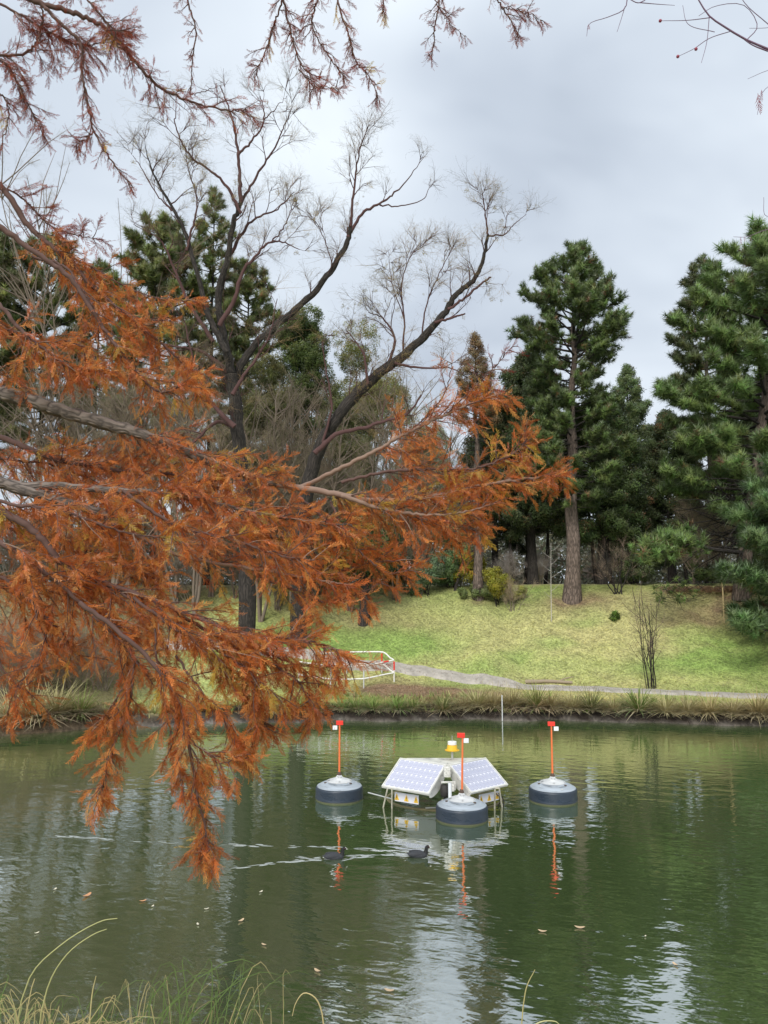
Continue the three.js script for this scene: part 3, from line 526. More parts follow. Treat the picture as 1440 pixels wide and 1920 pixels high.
// larch-like tree with sparse brown drooping twigs
pineAt(897, 1122, 0, 606, { name: 'larch_tree', label: 'thin brown tree with sparse crown and a knot at its trunk foot', girth: 0.72, from: 0.62, branches: 70, tuft: 0.36, shapes: G.fine, seed: 321, reach: table([[0.6, 1.9], [0.75, 1.7], [0.9, 0.9], [1, 0.12]]), tone: [0.238, 0.186, 0.0978], tip: [0.405, 0.239, 0.108], density: 0.75, rise0: 0.1, rise1: 0.8,
  extra: ({ R, o, trunk, B }) => {
    for (let i = 0; i < 90; i++) { const t = R.r(0.14, 0.62), q = along(trunk, t), b = shoot(R, q, side(R, V(0, 0.1, 0).add(side(R, UP, 1.3, 1.7)).normalize(), 0, 0.4), R.r(0.6, 2.3), 6, 0.2, -0.2); B.add(b, [0.025, 0.006], 3); }
    const k = new THREE.SphereGeometry(0.12, 10, 8); k.scale(1, 1.1, 0.7); const m = put('knot', k, M.pineBark, o); m.position.set(0.02, 0.55, 0.3);
  } });
// rounded trees in the middle
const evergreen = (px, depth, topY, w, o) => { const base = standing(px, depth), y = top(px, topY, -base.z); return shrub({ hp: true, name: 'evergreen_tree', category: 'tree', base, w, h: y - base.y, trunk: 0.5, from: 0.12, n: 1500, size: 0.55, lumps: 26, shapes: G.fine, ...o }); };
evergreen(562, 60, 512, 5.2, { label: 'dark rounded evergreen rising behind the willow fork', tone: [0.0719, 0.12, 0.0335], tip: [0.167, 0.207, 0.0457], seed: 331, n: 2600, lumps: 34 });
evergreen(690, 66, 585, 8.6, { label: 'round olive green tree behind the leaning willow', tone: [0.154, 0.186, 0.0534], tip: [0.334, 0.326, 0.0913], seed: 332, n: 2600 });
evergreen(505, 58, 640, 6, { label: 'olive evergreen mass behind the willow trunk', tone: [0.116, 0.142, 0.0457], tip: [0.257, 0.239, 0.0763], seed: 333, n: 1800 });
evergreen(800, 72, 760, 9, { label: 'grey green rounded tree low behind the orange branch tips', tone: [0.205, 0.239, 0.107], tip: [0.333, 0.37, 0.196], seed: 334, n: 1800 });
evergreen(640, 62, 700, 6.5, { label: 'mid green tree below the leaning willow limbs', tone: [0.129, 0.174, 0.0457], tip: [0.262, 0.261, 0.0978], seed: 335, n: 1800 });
// pines at the left
const leftPine = (px, depth, tipY, w, seed, label, o = {}) => pineAt(px, 0, depth, tipY, { name: 'pine_tree', label, girth: 0.6, from: 0.3, branches: 90, density: 0.75, tuft: 0.5, seed, reach: table([[0.3, w * 0.8], [0.6, w], [0.82, w * 0.85], [0.94, w * 0.5], [1, 0.3]]), tone: [0.116, 0.164, 0.0457], tip: [0.231, 0.261, 0.0686], bark: M.darkBark, ...o });
leftPine(285, 58, 385, 4.4, 341, 'rounded green pine behind the willow crown', { branches: 130 });
leftPine(385, 60, 318, 2.4, 342, 'slim pine whose dark top peeks through the willow branches', { from: 0.55, branches: 60 });
leftPine(60, 60, 420, 4.2, 343, 'green pine at the left edge behind the rust coloured branches', { from: 0.4 });
leftPine(165, 66, 470, 3.4, 344, 'pine with a bare lower trunk between the two left pines', { from: 0.5, branches: 70 });
leftPine(-60, 56, 400, 4, 345, 'dark pine partly cut off by the left edge', { from: 0.35 });
leftPine(455, 64, 470, 3.6, 346, 'green pine directly behind the willow fork', { from: 0.35, branches: 100 });
// bare slender trees rising at the far left and in the woods
[[150, 52, 300, 361, 'slender bare tree with curling twigs against the sky at far left'], [100, 56, 330, 362, 'thin bare tree left of the curling one'], [30, 50, 560, 363, 'bare tree among the left pines'], [240, 47, 640, 364, 'brown bare tree below the left pines'], [525, 50, 690, 365, 'pale bare tree between the two willows'], [585, 52, 660, 366, 'thin bare tree in front of the dark evergreen'], [655, 50, 740, 367, 'bare tree under the leaning willow limb'], [330, 46, 690, 368, 'bushy bare tree beside the willow trunk'], [740, 54, 720, 369, 'bare tree right of the leaning willow'], [790, 56, 800, 370, 'pale bare tree behind the orange branch end'], [110, 44, 760, 371, 'low bare tree at the left above the brush'], [395, 50, 720, 372, 'grey bare tree left of the willow trunk'], [200, 54, 700, 373, 'grey bare tree with straight stems at left'], [1300, 56, 930, 374, 'bare grey tree behind the low pine branch'], [1350, 58, 900, 375, 'bare twiggy tree left of the broad pine trunk'], [210, 45, 700, 376, 'tan bare tree hung with fine twigs, just above the heavy grey limb'], [290, 48, 610, 377, 'tan twiggy tree left of the willow trunk, hung with old leaves'], [365, 43, 640, 378, 'dense straw coloured bare tree in front of the willow trunk'], [490, 44, 720, 379, 'tan bare tree right of the willow trunk'], [550, 45, 780, 380, 'low tan bare tree between willow trunk and leaning trunk'], [700, 56, 820, 381, 'low grey twiggy tree under the arching willow limb'], [850, 58, 800, 382, 'grey twiggy tree left of the thin brown tree']].forEach(([x, d, ty, seed, label]) => {
  const base = standing(x, d), h = top(x, ty, -base.z) - base.y;
  bareShrub({ hp: true, name: 'bare_tree', label, category: 'tree', base, h, spread: 0.22, stems: 3, r: 0.10, forks: 30, fine: 7, twig: 1.15, seed, tone: seed % 3 ? [0.26, 0.215, 0.145] : [0.34, 0.285, 0.18], mat: M.twig, shapes: seed % 2 ? G.wand : G.weep, wobble: 0.12, cut: 0.2 });
});
// shrubs at the wood's edge
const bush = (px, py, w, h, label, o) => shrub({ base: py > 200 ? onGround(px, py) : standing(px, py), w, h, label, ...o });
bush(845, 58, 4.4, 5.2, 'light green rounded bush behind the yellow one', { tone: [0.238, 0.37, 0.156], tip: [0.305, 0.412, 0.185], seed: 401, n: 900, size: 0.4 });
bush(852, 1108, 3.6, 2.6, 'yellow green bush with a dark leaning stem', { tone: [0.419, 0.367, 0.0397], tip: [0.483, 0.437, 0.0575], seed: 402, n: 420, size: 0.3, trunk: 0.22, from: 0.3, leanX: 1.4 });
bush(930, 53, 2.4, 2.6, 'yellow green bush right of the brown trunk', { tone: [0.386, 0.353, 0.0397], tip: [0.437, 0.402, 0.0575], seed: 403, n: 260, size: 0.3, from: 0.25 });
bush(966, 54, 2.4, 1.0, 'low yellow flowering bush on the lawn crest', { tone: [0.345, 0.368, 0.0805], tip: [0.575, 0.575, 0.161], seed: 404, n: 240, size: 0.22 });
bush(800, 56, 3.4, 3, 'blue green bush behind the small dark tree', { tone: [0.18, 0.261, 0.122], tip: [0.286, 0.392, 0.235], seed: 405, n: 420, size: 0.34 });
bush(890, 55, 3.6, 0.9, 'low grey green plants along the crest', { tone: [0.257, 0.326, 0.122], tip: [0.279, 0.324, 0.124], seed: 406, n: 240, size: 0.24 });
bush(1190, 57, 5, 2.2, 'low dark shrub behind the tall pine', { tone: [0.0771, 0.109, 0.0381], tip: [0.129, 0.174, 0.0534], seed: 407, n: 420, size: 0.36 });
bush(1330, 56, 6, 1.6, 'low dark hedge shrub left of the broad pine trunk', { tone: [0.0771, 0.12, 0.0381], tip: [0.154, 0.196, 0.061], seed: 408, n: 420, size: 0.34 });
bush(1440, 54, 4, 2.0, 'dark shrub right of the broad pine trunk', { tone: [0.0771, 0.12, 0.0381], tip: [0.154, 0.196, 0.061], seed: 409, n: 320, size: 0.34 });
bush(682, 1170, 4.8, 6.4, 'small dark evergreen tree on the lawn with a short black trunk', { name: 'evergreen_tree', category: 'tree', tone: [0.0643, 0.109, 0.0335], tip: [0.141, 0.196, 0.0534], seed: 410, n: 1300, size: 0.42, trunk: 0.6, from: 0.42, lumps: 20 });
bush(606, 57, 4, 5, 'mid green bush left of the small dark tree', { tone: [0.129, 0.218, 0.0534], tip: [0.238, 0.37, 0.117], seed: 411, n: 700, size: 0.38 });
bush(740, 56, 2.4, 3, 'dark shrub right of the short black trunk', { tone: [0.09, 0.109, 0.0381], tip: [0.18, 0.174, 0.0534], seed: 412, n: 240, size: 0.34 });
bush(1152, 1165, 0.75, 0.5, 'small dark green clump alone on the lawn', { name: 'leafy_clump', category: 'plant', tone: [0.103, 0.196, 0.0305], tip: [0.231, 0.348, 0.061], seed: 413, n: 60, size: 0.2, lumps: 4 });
[[80, 50, 421, 'second from the left edge'], [170, 47, 422, 'below the curling bare tree'], [270, 50, 423, 'below the rounded left pine'], [360, 47, 424, 'left of the willow trunk'], [440, 50, 425, 'behind the willow trunk'], [520, 48, 426, 'between the two willow trunks'], [20, 46, 427, 'at the left edge'], [-80, 48, 428, 'cut off by the left edge'], [600, 55, 429, 'behind the leaning trunk'], [700, 58, 430, 'behind the small dark evergreen']].forEach(([x, d, seed, where]) => bareShrub({ name: 'bare_bush', label: ['grey', 'brown'][seed % 2] + ' tangled bare bush in the thicket ' + where, category: 'bush', base: standing(x, d), h: 4.2, spread: 0.7, stems: 12, r: 0.03, forks: 10, fine: 4, twig: 1.0, seed, tone: seed % 2 ? [0.16, 0.12, 0.085] : [0.2, 0.17, 0.13], group: ['brown bare bushes of the left thicket', 'grey bare bushes of the left thicket'][seed % 2] }));
[[20, 1310, 441, 'behind the big pale tussock'], [75, 1300, 442, 'second from the left edge'], [130, 1300, 443, 'behind the second big tussock'], [-60, 1310, 444, 'cut by the left edge'], [190, 1295, 445, 'rightmost, behind the rust sprays']].forEach(([x, y, seed, where]) => bareShrub({ name: 'bare_bush', label: 'dark leafless brush on the left bank, ' + where, category: 'bush', base: onGround(x, y), h: 2.8, spread: 0.8, stems: 16, r: 0.018, forks: 10, fine: 4, twig: 0.6, seed, tone: [0.286, 0.192, 0.137], group: 'brush on the left bank' }));
[[950, 60, 431, 'left of the sapling top'], [1010, 61, 432, 'behind the sapling'], [1120, 62, 433, 'right of the tall pine trunk'], [840, 60, 434, 'left of the thin brown tree']].forEach(([x, d, seed, where]) => bareShrub({ name: 'bare_bush', label: 'pale grey brush under the cedars, ' + where, category: 'bush', base: standing(x, d), h: 2.6, spread: 0.7, stems: 14, r: 0.02, forks: 10, fine: 4, twig: 0.7, seed, tone: [0.42, 0.37, 0.34], mat: M.paleTwig, group: 'pale brush under the cedars' }));
// single shrubs and saplings on the lawn
bareShrub({ label: 'bare shrub with upright dark stems beside the path', base: onGround(1222, 1292), h: 4.1, spread: 0.26, stems: 11, r: 0.022, forks: 5, fine: 2, twig: 0.5, seed: 451, tone: [0.309, 0.218, 0.167], mat: M.darkBark, up: 0.05 });
bareShrub({ label: 'pale twiggy shrub on the lawn left of the sapling', base: onGround(963, 1147), h: 2.3, spread: 0.75, stems: 9, r: 0.02, forks: 7, fine: 4, twig: 0.6, seed: 452, tone: [0.434, 0.339, 0.225] });
bareShrub({ label: 'dark bare shrub between the pine trunk and the low branch', base: onGround(1160, 1114), h: 3.6, spread: 0.7, stems: 7, r: 0.045, forks: 8, fine: 3, twig: 0.8, seed: 453, tone: [0.286, 0.218, 0.156], mat: M.darkBark });
bareShrub({ label: 'low round bare shrub beside the short black trunk', base: onGround(742, 1128), h: 1.2, spread: 1, stems: 12, r: 0.012, forks: 6, fine: 3, twig: 0.4, seed: 454, tone: [0.402, 0.279, 0.171] });
{
  const base = onGround(1034, 1165), R = rng(460), o = thing('sapling', 'thin pale sapling with upturned side branches on the lawn', 'sapling', base), T = new Tubes(), S = new Tubes();
  const y1 = top(1036, 1018, -base.z), st = curve([base, base.clone().add(V(0.02, (y1 - base.y) * 0.5, 0)), V(base.x + 0.06, y1, base.z)], 10);
  T.add(st, [0.018, 0.007], 6);
  for (let i = 0; i < 8; i++) { const u = 0.3 + i * 0.085, p = along(st, u), s = i % 2 ? 1 : -1; S.add(shoot(R, p, V(s * 0.9, 0.35, R.s(0.5)).normalize(), R.r(0.45, 0.85), 5, 0.06, 0.13), [0.007, 0.003], 4); }
  T.build('trunk', M.palest, o); S.build('branch', M.palest, o);
}
// tree trunks seen in the gap under the cedars
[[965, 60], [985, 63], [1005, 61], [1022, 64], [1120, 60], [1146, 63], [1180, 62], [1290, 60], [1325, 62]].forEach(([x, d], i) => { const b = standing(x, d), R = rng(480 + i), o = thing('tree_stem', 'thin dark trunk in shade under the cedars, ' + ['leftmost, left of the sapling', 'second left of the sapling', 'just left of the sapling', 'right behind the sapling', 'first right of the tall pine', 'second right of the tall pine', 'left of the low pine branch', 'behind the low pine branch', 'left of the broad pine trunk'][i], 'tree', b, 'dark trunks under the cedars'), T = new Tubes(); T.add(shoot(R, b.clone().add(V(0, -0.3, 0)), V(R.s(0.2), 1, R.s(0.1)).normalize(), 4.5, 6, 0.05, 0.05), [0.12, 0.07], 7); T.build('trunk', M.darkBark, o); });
// the far wood reads as one mass
{
  const R = rng(490), L = new Leaves(G.clump);
  for (let i = 0; i < 5200; i++) { const x = R.r(-60, 66), d = R.r(56, 74), h = 4.4 + R() ** 1.2 * (3.6 + 3 * fbm(x * 0.09, 1, 2, 3, 91)); L.add(V(x, h, -d), quatTo(side(R, UP, 0, 1), R.r(0, 6.28)), R.r(0.6, 1.3), vary(R, mix3([0.12, 0.15, 0.085], [0.26, 0.23, 0.16], R()), 0.3, 0.1)); }
  const o = thing('far_wood', 'dense dark far-off wood filling the gaps behind the trees', 'wood'); o.userData.kind = 'stuff'; L.build('foliage', M.leaf, o);
}
// ---------------------------------------------------------------- grass
function tussockShape(seed, n, spread, droop, w) { // unit height
  const R = rng(seed), f = new Flat();
  for (let i = 0; i < n; i++) { const a = R.r(0, 6.283), t = R() ** 0.7 * spread, d = V(Math.cos(a) * Math.sin(t), Math.cos(t), Math.sin(a) * Math.sin(t)), o = V(Math.cos(a) * R() * 0.16, 0, Math.sin(a) * R() * 0.16); f.blade(shoot(R, o, d, R.r(0.6, 1.25), 5, 0.06, -droop * R.r(0.5, 1.4)), w, V(-Math.sin(a), 0.25, Math.cos(a)).cross(d).normalize().lerp(UP, 0.4).normalize()); }
  return f.geometry();
}
const tuss = [1, 2, 3, 4].map((s) => tussockShape(500 + s, 170, 1.15, 0.18, 0.028));
const blades = [1, 2, 3].map((s) => tussockShape(520 + s, 7, 0.8, 0.1, 0.10));
{
  const R = rng(530), L = new Leaves(blades);
  for (let i = 0; i < 130000; i++) {
    const x = R.r(-13, 24), s = 0.5 + R() ** 1.2 * 12.5, z = -shoreIn(x) - s;
    if (s < 9 && pathDist(x, z) < 0.42 + 0.2 * R()) continue;
    if (Math.abs(x / z) > 0.56) continue;
    const c = groundColor(x, z), k = R.r(0.95, 1.35), edge = 1 - smooth(0.8, 2.2, s);
    L.add(P(x, z), quatTo(side(R, UP, 0, 0.3), R.r(0, 6.28)), R.r(0.025, 0.05) * (1 + edge * 2.2) * (R() < 0.03 ? 1.8 : 1), col(c[0] * k * R.r(0.9, 1.1), c[1] * k, c[2] * k * R.r(0.8, 1.1)));
  }
  const o = thing('lawn_grass', 'short mown grass, green and straw coloured, covering the far bank', 'grass'); o.userData.kind = 'stuff'; L.build('grass', M.grass, o);
}
{ // shaggy fringe along the water's edge
  const R = rng(540), L = new Leaves(blades), D = new Leaves(G.wand);
  for (let i = 0; i < 2600; i++) {
    const x = R.r(-16, 17), dense = fbm(x * 0.5, 4, 2, 3, 95), s = R.r(0.25, 1.9); if (R() > smooth(0.25, 0.6, dense) + 0.15 || (x < -7 && R() < 0.6)) continue;
    const z = -shore(x) - s, q = R(), c = q < 0.55 ? [0.22, 0.29, 0.08] : q < 0.85 ? [0.5, 0.44, 0.21] : [0.34, 0.24, 0.14];
    L.add(P(x, z), quatTo(side(R, V(0, 1, 0.35).normalize(), 0, 0.7), R.r(0, 6.28)), R.r(0.1, 0.26), vary(R, c, 0.35, 0.1));
  }
  for (let i = 0; i < 1300; i++) { const x = R.r(-18, 17), s = R.r(-0.05, 0.5), z = -shore(x) - s; D.add(P(x, z).add(V(0, 0.02, 0)), quatTo(side(R, V(0, 0, 1), 0.8, 1.7), R.r(0, 6.28)), R.r(0.1, 0.35), vary(R, R() < 0.5 ? [0.3, 0.25, 0.2] : [0.09, 0.065, 0.05], 0.4)); }
  const o = thing('bank_grass', 'shaggy green and straw grass fringe with dry litter along the water', 'grass'); o.userData.kind = 'stuff'; L.build('grass', M.grass, o); D.build('litter', std({ color: 0xffffff, roughness: 1 }), o);
}
{ // tussocks one can tell apart
  const rows = [[640, 1331, 0.5, 0], [668, 1331, 0.55, 0], [700, 1332, 0.6, 0], [745, 1332, 0.65, 0], [775, 1330, 0.5, 0], [830, 1333, 0.75, 2], [868, 1328, 0.5, 1], [895, 1326, 0.9, 1], [925, 1326, 0.8, 1], [960, 1326, 0.85, 1], [1005, 1328, 0.95, 2], [1030, 1330, 0.8, 1], [1075, 1330, 0.75, 1], [1108, 1332, 0.85, 2], [1150, 1333, 0.55, 1], [1198, 1333, 0.95, 0], [1250, 1336, 0.8, 1], [1290, 1338, 0.7, 1], [1330, 1338, 0.8, 1], [1375, 1340, 0.75, 1], [1420, 1342, 0.9, 1], [1460, 1344, 0.9, 1], [60, 1346, 1.3, 1], [105, 1342, 1.2, 1], [150, 1341, 0.9, 0], [20, 1350, 1.0, 1], [560, 1334, 0.6, 0], [600, 1334, 0.55, 0], [500, 1336, 0.6, 1]];
  const inks = [[0.2, 0.28, 0.07], [0.42, 0.36, 0.18], [0.22, 0.24, 0.085]], R = rng(550);
  const names = ['green', 'straw coloured', 'dark olive'];
  const where = ['below the handrail, first from its left post', 'below the handrail, second from its left post', 'below the middle of the handrail', 'below the right end of the handrail', 'just right of the handrail end', 'beside the bare bank gap, spreading like a fan', 'small, left of the thin stake in the shallows', 'taller, left of the thin stake in the shallows', 'directly behind the thin stake in the shallows', 'right of the thin stake in the shallows', 'broad, drooping, left of the middle buoy mast', 'next to the broad drooping one', 'above the right buoy mast, on its right', 'drooping, between the right buoy and the upright shrub', 'small, left of the upright bare shrub', 'large and shaggy, under the upright bare shrub', 'right of the upright bare shrub', 'second to the right of the upright bare shrub', 'third to the right of the upright bare shrub', 'leftmost of the last three at the right edge', 'tall, near the right edge', 'cut by the right edge', 'big, pale, at the left under the rust branches', 'big, second from the left on the brushy bank', 'small, at the foot of the brown brush', 'cut by the left edge of the bank', 'half hidden by rust sprays left of the handrail', 'under the rust sprays by the left handrail post', 'behind the hanging rust sprays, in the middle of the bank'];
  rows.forEach(([x, y, s, k], i) => {
    const q = onGround(x, y), o = thing('grass_tussock', names[k] + ' grass tussock ' + where[i], 'grass tussock', P(q.x, q.z), undefined);
    const m = put('blades', tuss[i % 4], new THREE.MeshPhysicalMaterial({ color: vary(R, inks[k], 0.15), roughness: 0.85, specularIntensity: 0.35, transmission: 0.3, thickness: 0, side: THREE.DoubleSide }), o);
    m.scale.set(s * 1.35, s * 1.0, s * 1.35); m.rotation.y = R.r(0, 6);
    const d = put('dead_blades', tuss[(i + 2) % 4], new THREE.MeshPhysicalMaterial({ color: vary(R, [0.45, 0.36, 0.2], 0.2), roughness: 0.9, specularIntensity: 0.3, transmission: 0.3, thickness: 0, side: THREE.DoubleSide }), o);
    d.scale.set(s * 1.5, s * 0.55, s * 1.5); d.rotation.y = R.r(0, 6);
  });
}
{ // brown leaves blown over the lawn and the path
  const R = rng(560), L = new Leaves([leafClump(561, 3, 0.9), leafClump(562, 4, 0.8)]), o = thing('fallen_leaves', 'brown and tan fallen leaves scattered over the lawn and the path', 'fallen leaves'); o.userData.kind = 'stuff';
  for (let i = 0; i < 5200; i++) { const near = R() < 0.3, q = near ? along(pathLine, R()) : null, x = q ? q.x + R.s(1.2) : R.r(-12, 20), z = q ? q.z + R.s(1) : -shore(x) - R.r(0.6, 13); if (!q && R() > smooth(0.35, 0.7, fbm(x * 0.4, 7, z * 0.6, 3, 97))) continue; L.add(P(x, z).add(V(0, 0.05, 0)), quatTo(side(R, UP, 0, 0.5), R.r(0, 6.28)), R.r(0.025, 0.055), vary(R, R() < 0.6 ? [0.34, 0.2, 0.1] : [0.5, 0.38, 0.2], 0.4)); }
  L.build('leaves', M.leaf, o);
}
// ---------------------------------------------------------------- buoys
const paintNoise = texture(512, 512, (u, v) => clamp(0.5 + 0.62 * tfbm(u, v, 5, 5, 5, 610) - 0.35 * smooth(0.62, 0.72, tfbm(u, v, 9, 9, 4, 615))), 1, 1);
const grime = texture(512, 512, (u, v) => 0.45 + 0.55 * tfbm(u, v, 6, 9, 5, 620), 1, 1);
const mk = {
  hull: std({ color: col(0.035, 0.05, 0.075), roughness: 0.55, map: grime, roughnessMap: paintNoise }), cone: std({ color: col(0.42, 0.47, 0.53), roughness: 0.6, map: paintNoise }), whiteCone: std({ color: col(0.68, 0.69, 0.7), roughness: 0.6, map: paintNoise }),
  orange: std({ color: col(0.72, 0.16, 0.045), roughness: 0.5 }), red: std({ color: col(0.75, 0.035, 0.02), roughness: 0.45 }), white: std({ color: col(0.72, 0.75, 0.78), roughness: 0.5 }), foot: std({ color: col(0.12, 0.08, 0.06), roughness: 0.9, map: grime }),
  frame: std({ color: col(0.74, 0.73, 0.68), roughness: 0.5, map: paintNoise }), cream: std({ color: col(0.62, 0.58, 0.47), roughness: 0.6, map: paintNoise }), cell: std({ color: col(0.42, 0.43, 0.54), roughness: 0.22 }), back: std({ color: col(0.68, 0.68, 0.74), roughness: 0.3 }),
  yellow: std({ color: col(0.78, 0.47, 0.03), roughness: 0.45 }), dark: std({ color: col(0.03, 0.026, 0.024), roughness: 0.7 }), steel: std({ color: col(0.55, 0.55, 0.54), roughness: 0.35, metalness: 0.5 }), algae: std({ color: col(0.12, 0.13, 0.07), roughness: 0.9, map: grime }), droppings: std({ color: col(0.62, 0.6, 0.52), roughness: 0.9 }),
  lens: new THREE.MeshPhysicalMaterial({ color: col(0.85, 0.84, 0.8), roughness: 0.3 }),
};
const lathe = (pts, n = 40) => new THREE.LatheGeometry(pts.map(([x, y]) => new THREE.Vector2(x, y)), n);
const bx = (w, h, d, x = 0, y = 0, z = 0, r = 0.006) => new RoundedBoxGeometry(w, h, d, 2, Math.min(r, w / 3, h / 3, d / 3)).translate(x, y, z);
function buoy(px, py, label, turn, flag) {
  const c = onLevel(px, py, 0), g = thing('mooring_buoy', label, 'buoy', c, 'mooring buoys round the floating solar mixer');
  g.rotation.y = turn;
  put('hull', lathe([[0, -0.28], [0.47, -0.28], [0.482, -0.2], [0.482, 0.02], [0.49, 0.03], [0.49, 0.055], [0.484, 0.065], [0.484, 0.215], [0.474, 0.24], [0.455, 0.252], [0, 0.252]], 56), mk.hull, g);
  put('algae_line', lathe([[0.4825, -0.05], [0.4845, -0.05], [0.4845, 0.022], [0.4825, 0.03]], 56), mk.algae, g);
  { const D = rng(Math.round(px)), f = []; for (let i = 0; i < 16; i++) { const a = D.r(0, 6.28), rr = D.r(0.07, 0.4), s = D.r(0.006, 0.022), e = new THREE.SphereGeometry(s, 8, 5).scale(1, 0.25, D.r(0.6, 1.8)); f.push(e.rotateY(D.r(0, 6)).translate(Math.cos(a) * rr, 0.262 + (0.46 - rr) * 0.36 + (rr < 0.24 ? 0.012 : 0.012), Math.sin(a) * rr)); } put('bird_droppings', mergeGeometries(f), mk.droppings, g, 'stuff'); }
  put('cone', lathe([[0.46, 0.2535], [0.455, 0.262], [0.36, 0.312], [0.24, 0.352], [0.2, 0.362]], 56), mk.cone, g);
  put('cap', lathe([[0.26, 0.352], [0.25, 0.36], [0.15, 0.395], [0.085, 0.415], [0.055, 0.445], [0.045, 0.475], [0, 0.475]], 40), mk.whiteCone, g);
  const m = put('mast', new THREE.CylinderGeometry(0.017, 0.021, 1.05, 12).translate(0, 0.98, 0), mk.orange, g);
  put('mast_foot', lathe([[0.05, 0.47], [0.042, 0.5], [0.028, 0.53], [0, 0.53]], 16), mk.foot, g);
  put('red_marker', bx(0.145, 0.085, 0.06, 0.0, 1.515, 0), mk.red, g);
  put('white_reflector', bx(0.095, 0.085, 0.02, flag * 0.095, 1.42, 0.01), mk.white, g);
  for (let i = 0; i < 3; i++) put('lug', bx(0.05, 0.02, 0.03, Math.cos(i * 2.1 + 0.7) * 0.3, 0.34, Math.sin(i * 2.1 + 0.7) * 0.3, 0.005), mk.foot, g);
  return g;
}
buoy(636, 1497, 'dark buoy left of the solar mixer, white reflector on the left of its mast', 0.06, -1);
buoy(866, 1535, 'dark buoy nearest the viewer, standing before the solar mixer', -0.04, 1).children.find((m) => m.name === 'mast').rotation.z = -0.02;
buoy(1037, 1500, 'dark buoy right of the solar mixer, standing clear on open water', -0.1, 1);

